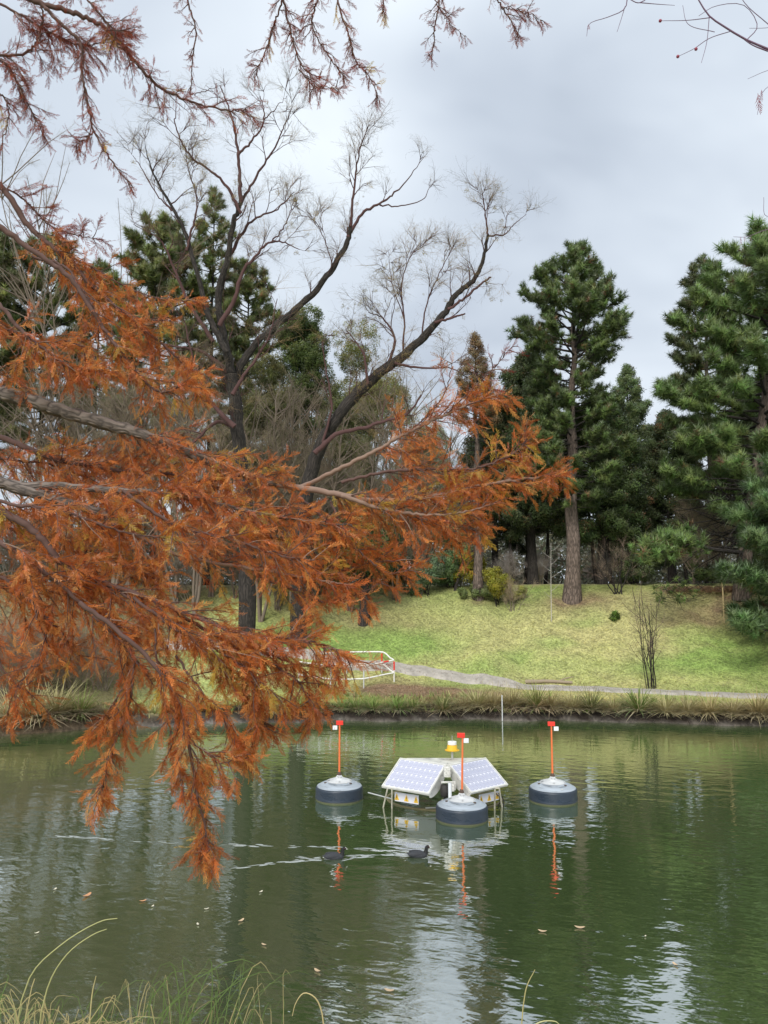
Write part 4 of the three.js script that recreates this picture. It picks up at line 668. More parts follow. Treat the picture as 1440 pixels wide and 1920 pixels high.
// ---------------------------------------------------------------- the floating solar mixer
{
  const c = onLevel(834, 1500, 0), g = thing('solar_mixer', 'floating white pond mixer with sloping solar panels and a yellow beacon', 'pond mixer', c), loc = (v) => v.clone().sub(c), lo = 0.44, hi = 0.87;
  const pt = (x, y, h) => loc(onLevel(x, y, h));
  function panel(place, turn, tilt, w, h) {
    const ctr = loc(place), u = V(Math.cos(turn), 0, -Math.sin(turn)), v = V(-Math.sin(turn) * Math.cos(tilt), Math.sin(tilt), -Math.cos(turn) * Math.cos(tilt));
    const n = V(0, 0, 0).crossVectors(u, v), o = new THREE.Group(); o.name = 'solar_panel'; o.position.copy(ctr); o.quaternion.setFromRotationMatrix(new THREE.Matrix4().makeBasis(u, v, n)); g.add(o);
    const e = 0.032, fr = [bx(w, e, 0.05, 0, h / 2 - e / 2, 0), bx(w, e, 0.05, 0, -h / 2 + e / 2, 0), bx(e, h - 2 * e, 0.05, -w / 2 + e / 2, 0, 0), bx(e, h - 2 * e, 0.05, w / 2 - e / 2, 0, 0)];
    put('frame', mergeGeometries(fr), mk.frame, o); put('backsheet', bx(w - 2 * e, h - 2 * e, 0.02, 0, 0, 0.004), mk.back, o);
    const nx = 9, ny = 4, cw = (w - 2 * e - 0.03) / nx, ch = (h - 2 * e - 0.03) / ny, s = new THREE.Shape(), a = cw / 2 - 0.004, b = ch / 2 - 0.005, k = Math.min(a, b) * 0.42;
    s.moveTo(-a + k, -b); s.lineTo(a - k, -b); s.lineTo(a, -b + k); s.lineTo(a, b - k); s.lineTo(a - k, b); s.lineTo(-a + k, b); s.lineTo(-a, b - k); s.lineTo(-a, -b + k); s.closePath();
    const cg = new THREE.ExtrudeGeometry(s, { depth: 0.004, bevelEnabled: false });
    for (let i = 0; i < nx; i++) for (let j = 0; j < ny; j++) { const m = put('solar_cell', cg, mk.cell, o); m.position.set((i - (nx - 1) / 2) * cw, (j - (ny - 1) / 2) * ch, 0.0142); }
    const bb = new THREE.CylinderGeometry(0.003, 0.003, 1, 5); // thin bus bars along the rows
    const bars = []; for (let j = 0; j < ny; j++) for (const q of [-0.25, 0.25]) bars.push(new THREE.CylinderGeometry(0.0025, 0.0025, w - 2 * e - 0.04, 5).rotateZ(Math.PI / 2).translate(0, (j - (ny - 1) / 2 + q) * ch, 0.0185));
    put('bus_bars', mergeGeometries(bars), mk.back, o);
    return { ctr, u, v, n, w, h };
  }
  const L = panel(V(0.585, 0.656, -15.478), -34.7 * RAD, 33 * RAD, 1.08, 0.79);
  const Rr = panel(V(1.838, 0.655, -15.542), 39.5 * RAD, 35.5 * RAD, 1.04, 0.735);
  const a = pt(757, 1423, hi), b = pt(908, 1422, hi), mid = a.clone().add(b).multiplyScalar(0.5).add(c);
  panel(mid.add(V(0, -0.23, -0.34)), Math.PI, 34 * RAD, 1.5, 0.78);
  // top plate between the three panels
  { const s = new THREE.Shape(), f = pt(840, 1434, hi); s.moveTo(a.x + 0.02, -a.z); s.lineTo(b.x - 0.02, -b.z); s.lineTo(f.x + 0.05, -f.z - 0.02); s.lineTo(f.x - 0.05, -f.z - 0.02); s.closePath(); put('top_plate', new THREE.ExtrudeGeometry(s, { depth: 0.02, bevelEnabled: true, bevelSize: 0.004, bevelThickness: 0.004, bevelSegments: 1 }).rotateX(-Math.PI / 2).translate(0, hi - 0.012, 0), mk.frame, g); }
  // white gussets that hold the panels' inner edges
  for (const [p, s] of [[L, 1], [Rr, -1]]) {
    const q0 = p.ctr.clone().addScaledVector(p.u, s * (p.w / 2 - 0.03)).addScaledVector(p.n, -0.032), sh = new THREE.Shape();
    sh.moveTo(-p.h / 2 + 0.02, 0); sh.lineTo(p.h / 2 - 0.02, 0); sh.lineTo(p.h / 2 - 0.03, -0.1); sh.quadraticCurveTo(0.1, -0.17, -0.05, -0.18); sh.quadraticCurveTo(-p.h / 2 + 0.1, -0.15, -p.h / 2 + 0.02, -0.06); sh.closePath();
    const m = put('gusset', new THREE.ExtrudeGeometry(sh, { depth: 0.012, bevelEnabled: true, bevelSize: 0.003, bevelThickness: 0.003, bevelSegments: 1 }), mk.frame, g);
    m.position.copy(q0); m.quaternion.setFromRotationMatrix(new THREE.Matrix4().makeBasis(p.v, p.n, V(0, 0, 0).crossVectors(p.v, p.n)));
    for (let i = 0; i < 4; i++) { const w = put('bolt', new THREE.CylinderGeometry(0.012, 0.012, 0.03, 8).rotateX(Math.PI / 2), mk.steel, m); w.position.set(-p.h / 2 + 0.1 + i * 0.16, -0.03, 0.008); }
  }
  // legs down to the float ring
  const ctr = pt(833, 1497, 0.0), tub = (p, q, r, name, m, sides = 8) => { const T = new Tubes(); T.add([p, p.clone().lerp(q, 0.5), q], r, sides); return put(name, T.geometry(), m, g); };
  const legs = [[[727, 1477, lo], [716, 1511, 0]], [[735, 1479, lo], [735, 1513, 0]], [[928, 1481, lo], [927, 1513, 0]], [[936, 1478, lo], [943, 1510, 0]]].map(([p, q]) => [pt(...p), pt(...q).add(V(0, -0.15, 0))]);
  legs.forEach(([p, q]) => tub(p, q, 0.017, 'leg', mk.cream));
  tub(legs[0][0], legs[3][0], 0.015, 'cross_bar', mk.cream);
  put('float_ring', new THREE.TorusGeometry(1.17, 0.022, 8, 80).rotateX(Math.PI / 2).scale(1, 1, 0.8).translate(ctr.x, 0.005, ctr.z), std({ color: col(0.2, 0.17, 0.08), roughness: 0.6, map: grime }), g);
  tub(pt(690, 1486, 0.22), pt(735, 1498, 0.18), 0.012, 'outrigger', mk.steel); tub(pt(798, 1515, 0.06), pt(820, 1514, 0.06), 0.012, 'outrigger', mk.steel);
  { const T = new Tubes(); for (const [x0, x1] of [[930, 940], [934, 944], [938, 934]]) T.add(curve([pt(x0, 1488, 0.3), pt((x0 + x1) / 2 + 4, 1497, 0.2), pt(x1, 1511, 0)], 6), 0.01, 5); put('cable', T.geometry(), mk.dark, g); }
  // motor, shaft, mast
  const mc = pt(838, 1446, 0.8), box = put('motor_housing', bx(0.13, 0.2, 0.13, 0, 0, 0, 0.02), mk.frame, g); box.position.copy(mc).add(V(0, 0.0, 0.02));
  put('motor', lathe([[0, -0.16], [0.07, -0.15], [0.09, -0.05], [0.075, 0.06], [0, 0.07]], 20).translate(mc.x - 0.05, 0.5, mc.z + 0.06), mk.dark, g);
  put('bracket', mergeGeometries([bx(0.24, 0.03, 0.05, mc.x, 0.62, mc.z + 0.1), bx(0.05, 0.16, 0.05, mc.x + 0.13, 0.55, mc.z + 0.08), bx(0.09, 0.14, 0.06, mc.x + 0.08, 0.53, mc.z + 0.12)]), mk.frame, g);
  tub(V(mc.x + 0.04, 0.62, mc.z + 0.16), V(mc.x + 0.04, -0.2, mc.z + 0.16), 0.033, 'shaft', mk.white, 12);
  tub(V(mc.x - 0.05, 0.4, mc.z + 0.08), V(mc.x - 0.05, -0.2, mc.z + 0.08), 0.02, 'drain_pipe', mk.dark);
  // beacon
  const bp = pt(848, 1425, hi), by = bp.y, bz = bp.z;
  tub(V(bp.x, by, bz), V(bp.x, by + 0.2, bz), 0.022, 'beacon_post', mk.steel, 10);
  put('beacon_plate', lathe([[0, 0], [0.145, 0], [0.145, 0.012], [0, 0.012]], 32).translate(bp.x, by + 0.185, bz), mk.yellow, g);
  put('beacon_body', lathe([[0.11, 0], [0.105, 0.03], [0.095, 0.095], [0.09, 0.1], [0, 0.1]], 32).translate(bp.x, by + 0.1975, bz), mk.yellow, g);
  put('beacon_lens', mergeGeometries([0, 1, 2].map((i) => lathe([[0, i * 0.022], [0.082, i * 0.022], [0.09, i * 0.022 + 0.006], [0.09, i * 0.022 + 0.014], [0.08, i * 0.022 + 0.02], [0, i * 0.022 + 0.02]], 32).translate(bp.x, by + 0.299, bz))), mk.lens, g);
  tub(V(bp.x, by + 0.36, bz), V(bp.x, by + 0.475, bz), 0.006, 'antenna', mk.steel, 6);
  // warning plates with yellow triangles
  for (const [p, q, r] of [[pt(740, 1493, 0.24), pt(785, 1500, 0.24), 1], [pt(898, 1499, 0.24), pt(935, 1491, 0.24), 2]]) {
    const m3 = p.clone().add(q).multiplyScalar(0.5), u = q.clone().sub(p), w = u.length(); u.normalize(); const o = new THREE.Group(); o.name = 'warning_sign'; o.position.copy(m3); o.quaternion.setFromRotationMatrix(new THREE.Matrix4().makeBasis(u, UP, V(0, 0, 0).crossVectors(u, UP))); g.add(o);
    put('plate', bx(w, 0.17, 0.012, 0, 0, 0, 0.004), mk.back, o);
    for (let i = 0; i < 3; i++) { const t = new THREE.Shape(); t.moveTo(-0.05, -0.06); t.lineTo(0.05, -0.06); t.lineTo(0, 0.065); t.closePath(); const k = put('warning_triangle', new THREE.ExtrudeGeometry(t, { depth: 0.004, bevelEnabled: false }), mk.yellow, o); k.position.set((i - 1) * w * 0.4, 0, 0.007); const e = put('exclamation_mark', mergeGeometries([bx(0.012, 0.05, 0.003, 0, 0, 0, 0.001), bx(0.012, 0.012, 0.003, 0, -0.043, 0, 0.001)]), mk.dark, k); e.position.set(0, 0, 0.006); }
  }
}
// ---------------------------------------------------------------- coots
{
  const feather = texture(256, 256, (u, v) => 0.6 + 0.4 * tfbm(u, v, 20, 8, 3, 640));
  const bodyMat = new THREE.MeshPhysicalMaterial({ color: col(0.045, 0.047, 0.056), roughness: 0.75, map: feather, sheen: 0.2 }), headMat = std({ color: col(0.008, 0.008, 0.009), roughness: 0.7 }), bill = std({ color: col(0.75, 0.72, 0.68), roughness: 0.5 }), eye = std({ color: col(0.25, 0.01, 0.005), roughness: 0.2 });
  const loft = (rows, from, to) => { // rows: x, y, half height, half width
    const n = 48, k = 24, p = [], ix = [], uv = [], X = table(rows.map((r, i) => [i, r[0]])), c = rows.map((r) => V(r[0], r[1], 0)), cv = new THREE.CatmullRomCurve3(c, false, 'centripetal'), a = table(rows.map((r, i) => [i / (rows.length - 1), r[2]])), b = table(rows.map((r, i) => [i / (rows.length - 1), r[3]]));
    for (let i = 0; i <= n; i++) { const u = mix(from, to, i / n), q = cv.getPoint(u), t = cv.getTangent(u), up = V(-t.y, t.x, 0); let ra = (a(u - 0.02) + 2 * a(u) + a(u + 0.02)) / 4, rb = (b(u - 0.02) + 2 * b(u) + b(u + 0.02)) / 4; if (u < 0.004 || u > 0.996) ra = rb = 0.001;
      for (let j = 0; j <= k; j++) { const f = (j / k) * 2 * Math.PI, s = Math.sin(f); p.push(q.x + up.x * ra * Math.cos(f), q.y + up.y * ra * Math.cos(f), s * rb); uv.push(u * 3, j / k); } }
    for (let i = 0; i < n; i++) for (let j = 0; j < k; j++) { const q = i * (k + 1) + j, w = q + k + 1; ix.push(q, q + 1, w, q + 1, w + 1, w); }
    const g = new THREE.BufferGeometry(); g.setAttribute('position', new THREE.Float32BufferAttribute(p, 3)); g.setAttribute('uv', new THREE.Float32BufferAttribute(uv, 2)); g.setIndex(ix); g.computeVertexNormals(); return g;
  };
  const rows = [[-0.185, 0.045, 0.006, 0.012], [-0.165, 0.043, 0.018, 0.03], [-0.12, 0.035, 0.04, 0.058], [-0.06, 0.028, 0.055, 0.078], [0.01, 0.025, 0.058, 0.082], [0.07, 0.028, 0.052, 0.07], [0.105, 0.05, 0.042, 0.05], [0.118, 0.085, 0.029, 0.031], [0.122, 0.115, 0.024, 0.024], [0.128, 0.137, 0.025, 0.023], [0.143, 0.150, 0.0255, 0.0215], [0.163, 0.147, 0.018, 0.0155], [0.178, 0.142, 0.008, 0.008]];
  const make = (px, py, turn, label, dip) => {
    const g = thing('coot', label, 'water bird', onLevel(px, py, 0), 'coots swimming on the pond'); g.rotation.y = turn;
    const body = put('body', loft(rows, 0, 1), bodyMat, g); body.position.y = dip;
    const cut = 0.53; put('head_feathers', loft(rows.map(([x, y, a, b]) => [x, y, a + 0.0025, b + 0.0025]), cut, 1), headMat, body);
    put('bill', new THREE.ConeGeometry(0.0085, 0.036, 10).rotateZ(-Math.PI / 2 - 0.18).scale(1, 1, 0.75).translate(0.191, 0.139, 0), bill, body);
    put('frontal_shield', new THREE.SphereGeometry(0.011, 12, 10).scale(0.7, 1.35, 0.85).rotateZ(0.55).translate(0.171, 0.158, 0), bill, body);
    for (const s of [-1, 1]) put('eye', new THREE.SphereGeometry(0.0042, 10, 8).translate(0.153, 0.155, s * 0.0225), eye, body);
    for (const s of [-1, 1]) { const w = put('wing', new THREE.SphereGeometry(1, 20, 12).scale(0.115, 0.034, 0.02), bodyMat, body); w.position.set(-0.045, 0.055, s * 0.064); w.rotation.set(s * -0.35, s * 0.1, 0.06); }
    put('tail', new THREE.ConeGeometry(0.024, 0.07, 10).rotateZ(Math.PI / 2 - 0.25).scale(1, 0.5, 1).translate(-0.18, 0.05, 0), bodyMat, body);
  };
  make(628, 1609, 0.08, 'black coot swimming below the left buoy, the rear of the two', -0.006);
  make(785, 1606, -0.03, 'black coot swimming ahead, in the white reflection of the mixer', 0);
}
// wake: low crests on the water behind the birds
{
  const R = rng(650), C = new Copies(), one = col(1, 1, 1);
  const g = new THREE.SphereGeometry(1, 14, 6, 0, Math.PI * 2, 0, Math.PI / 2);
  const lines = [[[108, 1567], [220, 1574], [345, 1583], 60, 0.8], [[360, 1583], [470, 1585], [640, 1590], [782, 1600], 74, 1], [[440, 1626], [540, 1616], [610, 1609], [700, 1604], [775, 1603], 90, 1], [[560, 1606], [590, 1612], [618, 1612], 26, 0.8], [[645, 1612], [655, 1610], [662, 1606], 8, 0.8], [[180, 1578], [260, 1588], [330, 1590], 14, 0.3], [[820, 1604], [850, 1606], [900, 1600], 10, 0.25], [[790, 1608], [800, 1609], [825, 1611], 10, 0.5], [[690, 1498], [705, 1495], [720, 1497], 8, 0.6], [[940, 1510], [952, 1506], [965, 1508], 8, 0.5], [[110, 1635], [150, 1645], [220, 1640], 14, 0.35], [[155, 1655], [190, 1660], [235, 1655], 14, 0.35]];
  for (const l of lines) { const k = l[l.length - 1], n = l[l.length - 2], c = curve(l.slice(0, -2).map(([x, y]) => onLevel(x, y, 0)), 40); for (let i = 0; i < n * 0.65; i++) { const u = R(), q = along(c, u), t = heading(c, u), s = R.r(0.5, 1.2) * k; C.add(q.add(V(R.s(0.03), -0.002, R.s(0.07) * k)), new THREE.Quaternion().setFromAxisAngle(UP, -Math.atan2(t.z, t.x) + R.s(0.15)), V(R.r(0.03, 0.14) * (0.4 + 0.6 * k), 0.007 * s, 0.018 * s), one); } }
  const o = thing('wake', 'white broken lines of wake trailing behind the two coots', 'wake'); o.userData.kind = 'stuff'; C.build('crests', g, new THREE.MeshPhysicalMaterial({ color: col(0.3, 0.32, 0.31), roughness: 0.12, ior: 2.6 }), o);
}
// ---------------------------------------------------------------- handrail, stakes, log, floating leaves
{
  const base = onGround(682, 1291), o = thing('handrail', 'white two-bar metal handrail with red bands rounding the path end', 'handrail', base), l = (p) => p.clone().sub(base), d = -base.z, hTop = 0.84, hMid = 0.36;
  const feet = [[560, 1283], [620, 1292], [682, 1291], [739, 1279], [716, 1263], [650, 1263], [600, 1266]].map(([x, y]) => onGround(x, y));
  const rail = (h) => { const p = feet.map((f) => V(f.x, f.y + h, f.z)); p[3] = p[3].clone().lerp(p[2], 0.02); return new THREE.CatmullRomCurve3([p[0], p[1], p[2], p[2].clone().lerp(p[3], 0.7), p[3], p[3].clone().lerp(p[4], 0.3), p[4], p[5], p[6]], false, 'catmullrom', 0.3).getPoints(60); };
  for (const [h, n] of [[hTop, 'top_rail'], [hMid, 'middle_rail']]) { const c = rail(h); const T = new Tubes(); T.add(c, 0.028, 10); T.build(n, M.white, o); if (h === hTop) for (const [a, b] of [[0.1, 0.16], [0.36, 0.42], [0.86, 0.92]]) { const B = new Tubes(); B.add([0, 1, 2, 3].map((i) => along(c, mix(a, b, i / 3))), 0.0305, 10); B.build('red_band', mk.red, o); } }
  feet.forEach((f, i) => { const T = new Tubes(), dn = f.clone().add(V(0, -0.3, 0)), up = f.clone().add(V(0, hTop - 0.03, 0)); T.add([dn, dn.clone().lerp(up, 0.5), up], 0.026, 10); T.build('post', i === 3 ? M.white : M.galvanised, o); if (i === 3 || i === 4) { const B = new Tubes(); B.add([f.clone().add(V(0, 0.45, 0)), f.clone().add(V(0, 0.62, 0)), f.clone().add(V(0, 0.79, 0))], 0.03, 10); B.build('red_band', mk.red, o); } });
}
function stake(base, h, r, m, label, lean = 0) { const o = thing('stake', label, 'stake', base), T = new Tubes(), t = base.clone().add(V(lean, h, 0)); T.add([base.clone().add(V(0, -0.4, 0)), base.clone().lerp(t, 0.5), t.clone().add(V(0, -0.03, 0))], r, 10); T.build('shaft', m, o); const C = new Tubes(); C.add([t.clone().add(V(0, -0.03, 0)), t.clone().add(V(0, -0.01, 0)), t], [r * 1.3, r * 1.3, r * 1.1], 10); C.build('cap', m, o); }
{
  const b = onGround(1358, 1169); stake(b, top(1358, 1062, -b.z) - b.y, 0.03, std({ color: col(0.5, 0.38, 0.2), roughness: 0.8 }), 'thin yellowish stake upright on the lawn at the right');
  const q = onLevel(942, 1352, 0); stake(q, top(942, 1300, -q.z), 0.02, M.galvanised, 'thin grey stake standing at the water edge');
  const w = standing(790, 57); stake(w, 1.15, 0.07, std({ color: col(0.6, 0.6, 0.58), roughness: 0.8 }), 'pale white post behind the lawn crest by the bushes');
}
{
  const p = onGround(985, 1282), q = onGround(1072, 1282), o = thing('fallen_log', 'short weathered log lying beside the path', 'log', p), T = new Tubes(); T.add(curve([p.clone().add(V(0, 0.06, 0)), p.clone().lerp(q, 0.5).add(V(0, 0.09, 0.05)), q.clone().add(V(0, 0.04, 0.1))], 10), [0.08, 0.05], 9, (k, i) => (hash(k, i, 3, 8) - 0.5) * 0.3); T.build('stem', M.paleTwig, o);
  const B = new Tubes(); B.add(curve([q.clone().lerp(p, 0.3).add(V(0, 0.07, 0)), q.clone().lerp(p, 0.15).add(V(0.1, 0.22, 0.05)), q.clone().add(V(0.1, 0.25, 0))], 6), [0.03, 0.012], 6); B.build('branch_stub', M.paleTwig, o);
}
{
  const R = rng(670), g = new THREE.PlaneGeometry(1, 0.42, 10, 4), a = g.attributes.position;
  for (let i = 0; i < a.count; i++) { const x = a.getX(i), y = a.getY(i), w = Math.sqrt(Math.max(0, 1 - (2 * x) ** 2)); a.setXYZ(i, x, 0.12 * (2 * x) ** 2 + 0.5 * (y * y), y * w); } g.computeVertexNormals();
  const inks = [col(0.55, 0.4, 0.25), col(0.6, 0.55, 0.42), col(0.5, 0.25, 0.12)].map((c) => new THREE.MeshPhysicalMaterial({ color: c, roughness: 0.7, side: THREE.DoubleSide }));
  [[163, 1679, 2.2, 2, 'left of the hanging spray tip, the larger of a pair'], [103, 1667, 1, 1, 'farthest left in midwater'], [489, 1672, 1.1, 1, 'right below the hanging spray tip'], [387, 1704, 1, 1, 'right of the brown leaf, in dark water'], [286, 1699, 0.9, 1, 'between the spray tip and the left bright streak'], [371, 1733, 1, 1, 'above the two green grass tips'], [495, 1771, 1.1, 0, 'above the right end of the green grass'], [595, 1820, 1.4, 0, 'below the left coot, near the bottom'], [1017, 1746, 1.6, 0, 'left of two on the dark water at right'], [1087, 1739, 1.9, 0, 'right of two on the dark water at right'], [1266, 1808, 1.2, 0, 'farthest right, above the sky reflection'], [452, 1726, 1.5, 0, 'straight below the left coot'], [730, 1857, 1.6, 0, 'at the bottom, in the bright sky reflection'], [69, 1749, 0.9, 1, 'above the arching stalks'], [268, 1689, 1.4, 2, 'close below the rust leaf at left'], [1210, 1755, 0.6, 1, 'tiny, near the right edge of the dark water']].forEach(([x, y, s, k, where]) => { const m = put('floating_leaf', g, inks[k], scene); m.position.copy(onLevel(x, y, 0.012)); m.scale.setScalar(s * 0.07); m.rotation.y = R.r(0, 6); tag(m, ['pale', 'small white', 'rust brown'][[0, 1, 2].indexOf(k)] + ' fallen leaf afloat ' + where, 'leaf', 'fallen leaves afloat on the pond'); });
}
// leaf litter heap under the broad pine
{
  const R = rng(680), L = new Leaves(G.clump), o = thing('leaf_litter', 'brown fallen leaves heaped along the crest beside the broad pine trunk', 'leaf litter'); o.userData.kind = 'stuff';
  for (let i = 0; i < 900; i++) { const q = onGround(R.r(1240, 1440), R.r(1103, 1112)); L.add(q.add(V(R.s(0.4), 0.05, R.s(0.8))), quatTo(side(R, UP, 0, 1), R.r(0, 6)), R.r(0.08, 0.16), vary(R, [0.34, 0.21, 0.12], 0.35)); }
  L.build('leaves', M.leaf, o);
}
// ---------------------------------------------------------------- the rust coloured conifer whose branches hang into the picture
{
  const R = rng(700), base = P(-3.6, -4.6), o = thing('bald_cypress', 'rust coloured autumn conifer whose feathery branches hang into the view from the left', 'tree', base), Tk = new Tubes();
  const barkM = std({ color: col(0.34, 0.275, 0.235), roughness: 1, map: limbMap, bumpMap: limbMap, bumpScale: 0.008 }), twigM = std({ color: col(0.11, 0.06, 0.05), roughness: 0.9 }), paleM = std({ color: col(0.25, 0.165, 0.125), roughness: 0.9 });
  Tk.add(curve([base.clone().add(V(0, -0.5, 0)), base.clone().add(V(0.03, 2, 0)), base.clone().add(V(0.05, 5, -0.1)), base.clone().add(V(0.1, 9, 0)), base.clone().add(V(0, 14, 0))], 30), [0.36, 0.06], 18, (k, i) => (hash(k, i >> 2, 5, 1) - 0.5) * 0.12);
  Tk.build('trunk', barkM, o);
  const L = new Leaves(G.feather), Tw = new Tubes(), Pt = new Tubes();
  const inks = [[0.6, 0.185, 0.038], [0.66, 0.235, 0.055], [0.5, 0.14, 0.032], [0.7, 0.3, 0.085], [0.4, 0.12, 0.035]], gold = [0.58, 0.36, 0.06], deep = [[0.24, 0.045, 0.03], [0.34, 0.075, 0.028]];
  // sprays in two ranks along a twig
  function dress(pts, len, size, gap, ink, hang, from = 0.1) {
    const n = Math.max(2, Math.round(len / gap)), flat = side(R, heading(pts, 0.5), 1.4, 1.7);
    for (let i = 0; i <= n; i++) {
      const u = from + (1 - from) * ((i + R.s(0.3)) / n), p = along(pts, u), t = heading(pts, u), s = i % 2 ? 1 : -1;
      const d = t.clone().multiplyScalar(R.r(0.7, 1.3)).addScaledVector(flat, s * R.r(0.3, 0.85)).add(V(R.s(0.4), -hang * R.r(0.3, 1.2) + R.s(0.25), R.s(0.4))).normalize();
      L.add(p, quatTo(d, R.r(0, 6.283)), size * R.r(0.55, 1.4) * (1.1 - 0.35 * u), ink());
    }
    L.add(along(pts, 1), quatTo(heading(pts, 1).add(V(0, -hang * 0.4, 0)).normalize(), R.r(0, 6.28)), size, ink());
  }
  // limb: pixels of the photograph with depth in metres; r radii in metres; n twigs per metre; tw twig length; hang how much the sprays droop
  function limb(px, { d = 4.1, r = [0.012, 0.004], n = 13, tw = 0.26, size = 0.09, gap = 0.0185, hang = 0.45, from = 0.12, kind = 'rust', mat = twigM, seg = 9, side0 = 0.45, side1 = 1.05, goldish = 0.06, bare = 0.15, pull = -0.06, dense = 1 } = {}) {
    const raw = px.map(([x, y, z]) => at(x, y, d + (z ?? 0))), pts = curve(raw, Math.max(10, raw.length * seg)).map((q, i, a) => (i && i < a.length - 1 ? q.add(V(R.s(0.004), R.s(0.004), R.s(0.01))) : q));
    const T = new Tubes(); T.add(pts, pts.map((_, i) => mix(r[0], r[1], i / (pts.length - 1))), r[0] > 0.02 ? 14 : 7, r[0] > 0.02 ? (k, i) => (hash(k, i >> 1, 2, 9) - 0.5) * 0.22 : 1); T.build('branch', mat, o);
    if (px[0][0] < -20 || px[0][1] < -20) { // the limb leaves the trunk outside the frame
      const s = pts[0], above = px[0][1] < -20 ? 1.0 : 0.2, y = s.y + above, q = V(base.x + 0.08, y, base.z), J = new Tubes();
      J.add(curve([q, q.clone().lerp(s, 0.5).add(V(0, above * 0.35, 0)), s.clone().lerp(pts[1], -0.4), s], 14), [r[0] * 1.6 + 0.004, r[0] * 1.02], 8); J.build('branch', mat, o);
    }
    const len = pts.reduce((s, q, i) => s + (i ? q.distanceTo(pts[i - 1]) : 0), 0), m = Math.round(len * n * dense * (kind === 'deep' ? 2.5 : 2.0));
    const pick = () => { const c = kind === 'deep' ? deep[R.i(2)] : inks[R.i(5)]; return vary(R, c, 0.3, 0.12); };
    for (let k = 0; k < m; k++) {
      const u = from + (1 - from) * ((k + R()) / m), p = along(pts, u), l = tw * R.r(0.5, 1.25) * (1.2 - 0.75 * u), c = shoot(R, p, side(R, heading(pts, u), side0, side1).add(V(0, -0.06, 0)).normalize(), l, 5, 0.13, pull);
      const g = R() < goldish, ink = g ? () => vary(R, gold, 0.2, 0.1) : pick;
      (R() < 0.22 ? Pt : Tw).add(c, [0.0032, 0.0012], 4);
      dress(c, l, size, gap, ink, hang, R() < bare ? 0.55 : 0.08);
      if (R() < 0.5) { const e = R.r(0.3, 0.7), c2 = shoot(R, along(c, e), side(R, heading(c, e), 0.4, 0.9), l * R.r(0.3, 0.6), 4, 0.15, pull); Tw.add(c2, [0.0022, 0.001], 3); dress(c2, l * 0.45, size * 0.9, gap, ink, hang); }
    }
    if (n) dress(pts.slice(Math.floor(pts.length * from)), len * (1 - from), size, gap * 1.3, pick, hang);
    return pts;
  }
  const A = [-320, 690];
  // the heavy grey limb and what grows from it
  limb([[...A, 0.3], [0, 737], [130, 775], [280, 820], [420, 876], [520, 908]], { d: 4.0, r: [0.045, 0.018], mat: barkM, n: 9, tw: 0.34, from: 0.5, seg: 12 });
  limb([[520, 908], [620, 925], [700, 938], [790, 935], [860, 918], [950, 903], [1020, 893], [1050, 889]], { d: 4.0, r: [0.018, 0.004], n: 16, tw: 0.2, mat: paleM, side0: 0.25, side1: 0.9 });
  limb([[560, 915, 0.1], [640, 878], [710, 842], [770, 808], [830, 780], [890, 755], [938, 738]], { d: 4.1, r: [0.014, 0.004], n: 15, tw: 0.2, mat: paleM, from: 0.3, hang: 0.5 });
  limb([[768, 808], [800, 780], [835, 735], [848, 680]], { d: 4.15, r: [0.006, 0.002], n: 3, tw: 0.16, mat: twigM, bare: 0.7, from: 0.2 });
  limb([[840, 775], [890, 725], [925, 690], [960, 650]], { d: 4.15, r: [0.005, 0.0015], n: 8, tw: 0.14, size: 0.06, mat: twigM, kind: 'deep', from: 0.3, gap: 0.03 });
  limb([[640, 905], [720, 885], [800, 880], [870, 882], [930, 866], [970, 845], [988, 822]], { d: 4.05, r: [0.009, 0.003], n: 17, tw: 0.2, from: 0.15 });
  limb([[640, 930], [720, 955], [790, 965], [860, 962], [930, 945]], { d: 3.9, r: [0.012, 0.003], n: 15, tw: 0.22, mat: paleM });
  limb([[700, 945], [780, 970], [850, 985], [900, 995]], { d: 4.0, r: [0.009, 0.003], n: 12, tw: 0.2, mat: paleM, bare: 0.4 });
  limb([[800, 960], [850, 985], [862, 1030], [870, 1060]], { d: 4.05, r: [0.005, 0.002], n: 3, tw: 0.12, bare: 0.8 });
  limb([[560, 930], [620, 985], [680, 1040], [730, 1075], [780, 1062]], { d: 3.8, r: [0.008, 0.002], n: 5, tw: 0.2, from: 0.3 });
  limb([[620, 940], [640, 1000], [625, 1060], [612, 1110]], { d: 3.85, r: [0.006, 0.002], n: 3, tw: 0.15, bare: 0.5 });
  // the wide skirt of foliage
  limb([[...A, 0.2], [0, 903], [110, 912], [230, 920], [340, 930], [450, 955], [560, 975], [660, 985]], { d: 3.8, r: [0.026, 0.004], mat: barkM, n: 14, from: 0.35 });
  limb([[-320, 760, 0.2], [0, 820], [100, 860], [200, 880], [320, 890], [430, 920]], { d: 4.2, r: [0.02, 0.004], n: 15, from: 0.3, pull: 0.03 });
  limb([[-320, 800, 0], [-20, 900], [80, 930], [190, 962], [215, 982]], { d: 3.7, r: [0.03, 0.018], mat: barkM, n: 10, from: 0.4 });
  limb([[-320, 840, 0], [0, 958], [70, 1000], [115, 1055], [160, 1078], [300, 1130], [420, 1178], [520, 1196], [590, 1205], [655, 1235]], { d: 3.5, r: [0.02, 0.003], n: 14, from: 0.3, tw: 0.28 });
  limb([[210, 975], [330, 1040], [450, 1062], [540, 1078], [600, 1088], [660, 1096]], { d: 3.75, r: [0.012, 0.003], mat: paleM, n: 11, tw: 0.26 });
  limb([[380, 960], [470, 1000], [560, 1015], [630, 1025], [680, 1020]], { d: 3.95, r: [0.009, 0.003], n: 8, tw: 0.25 });
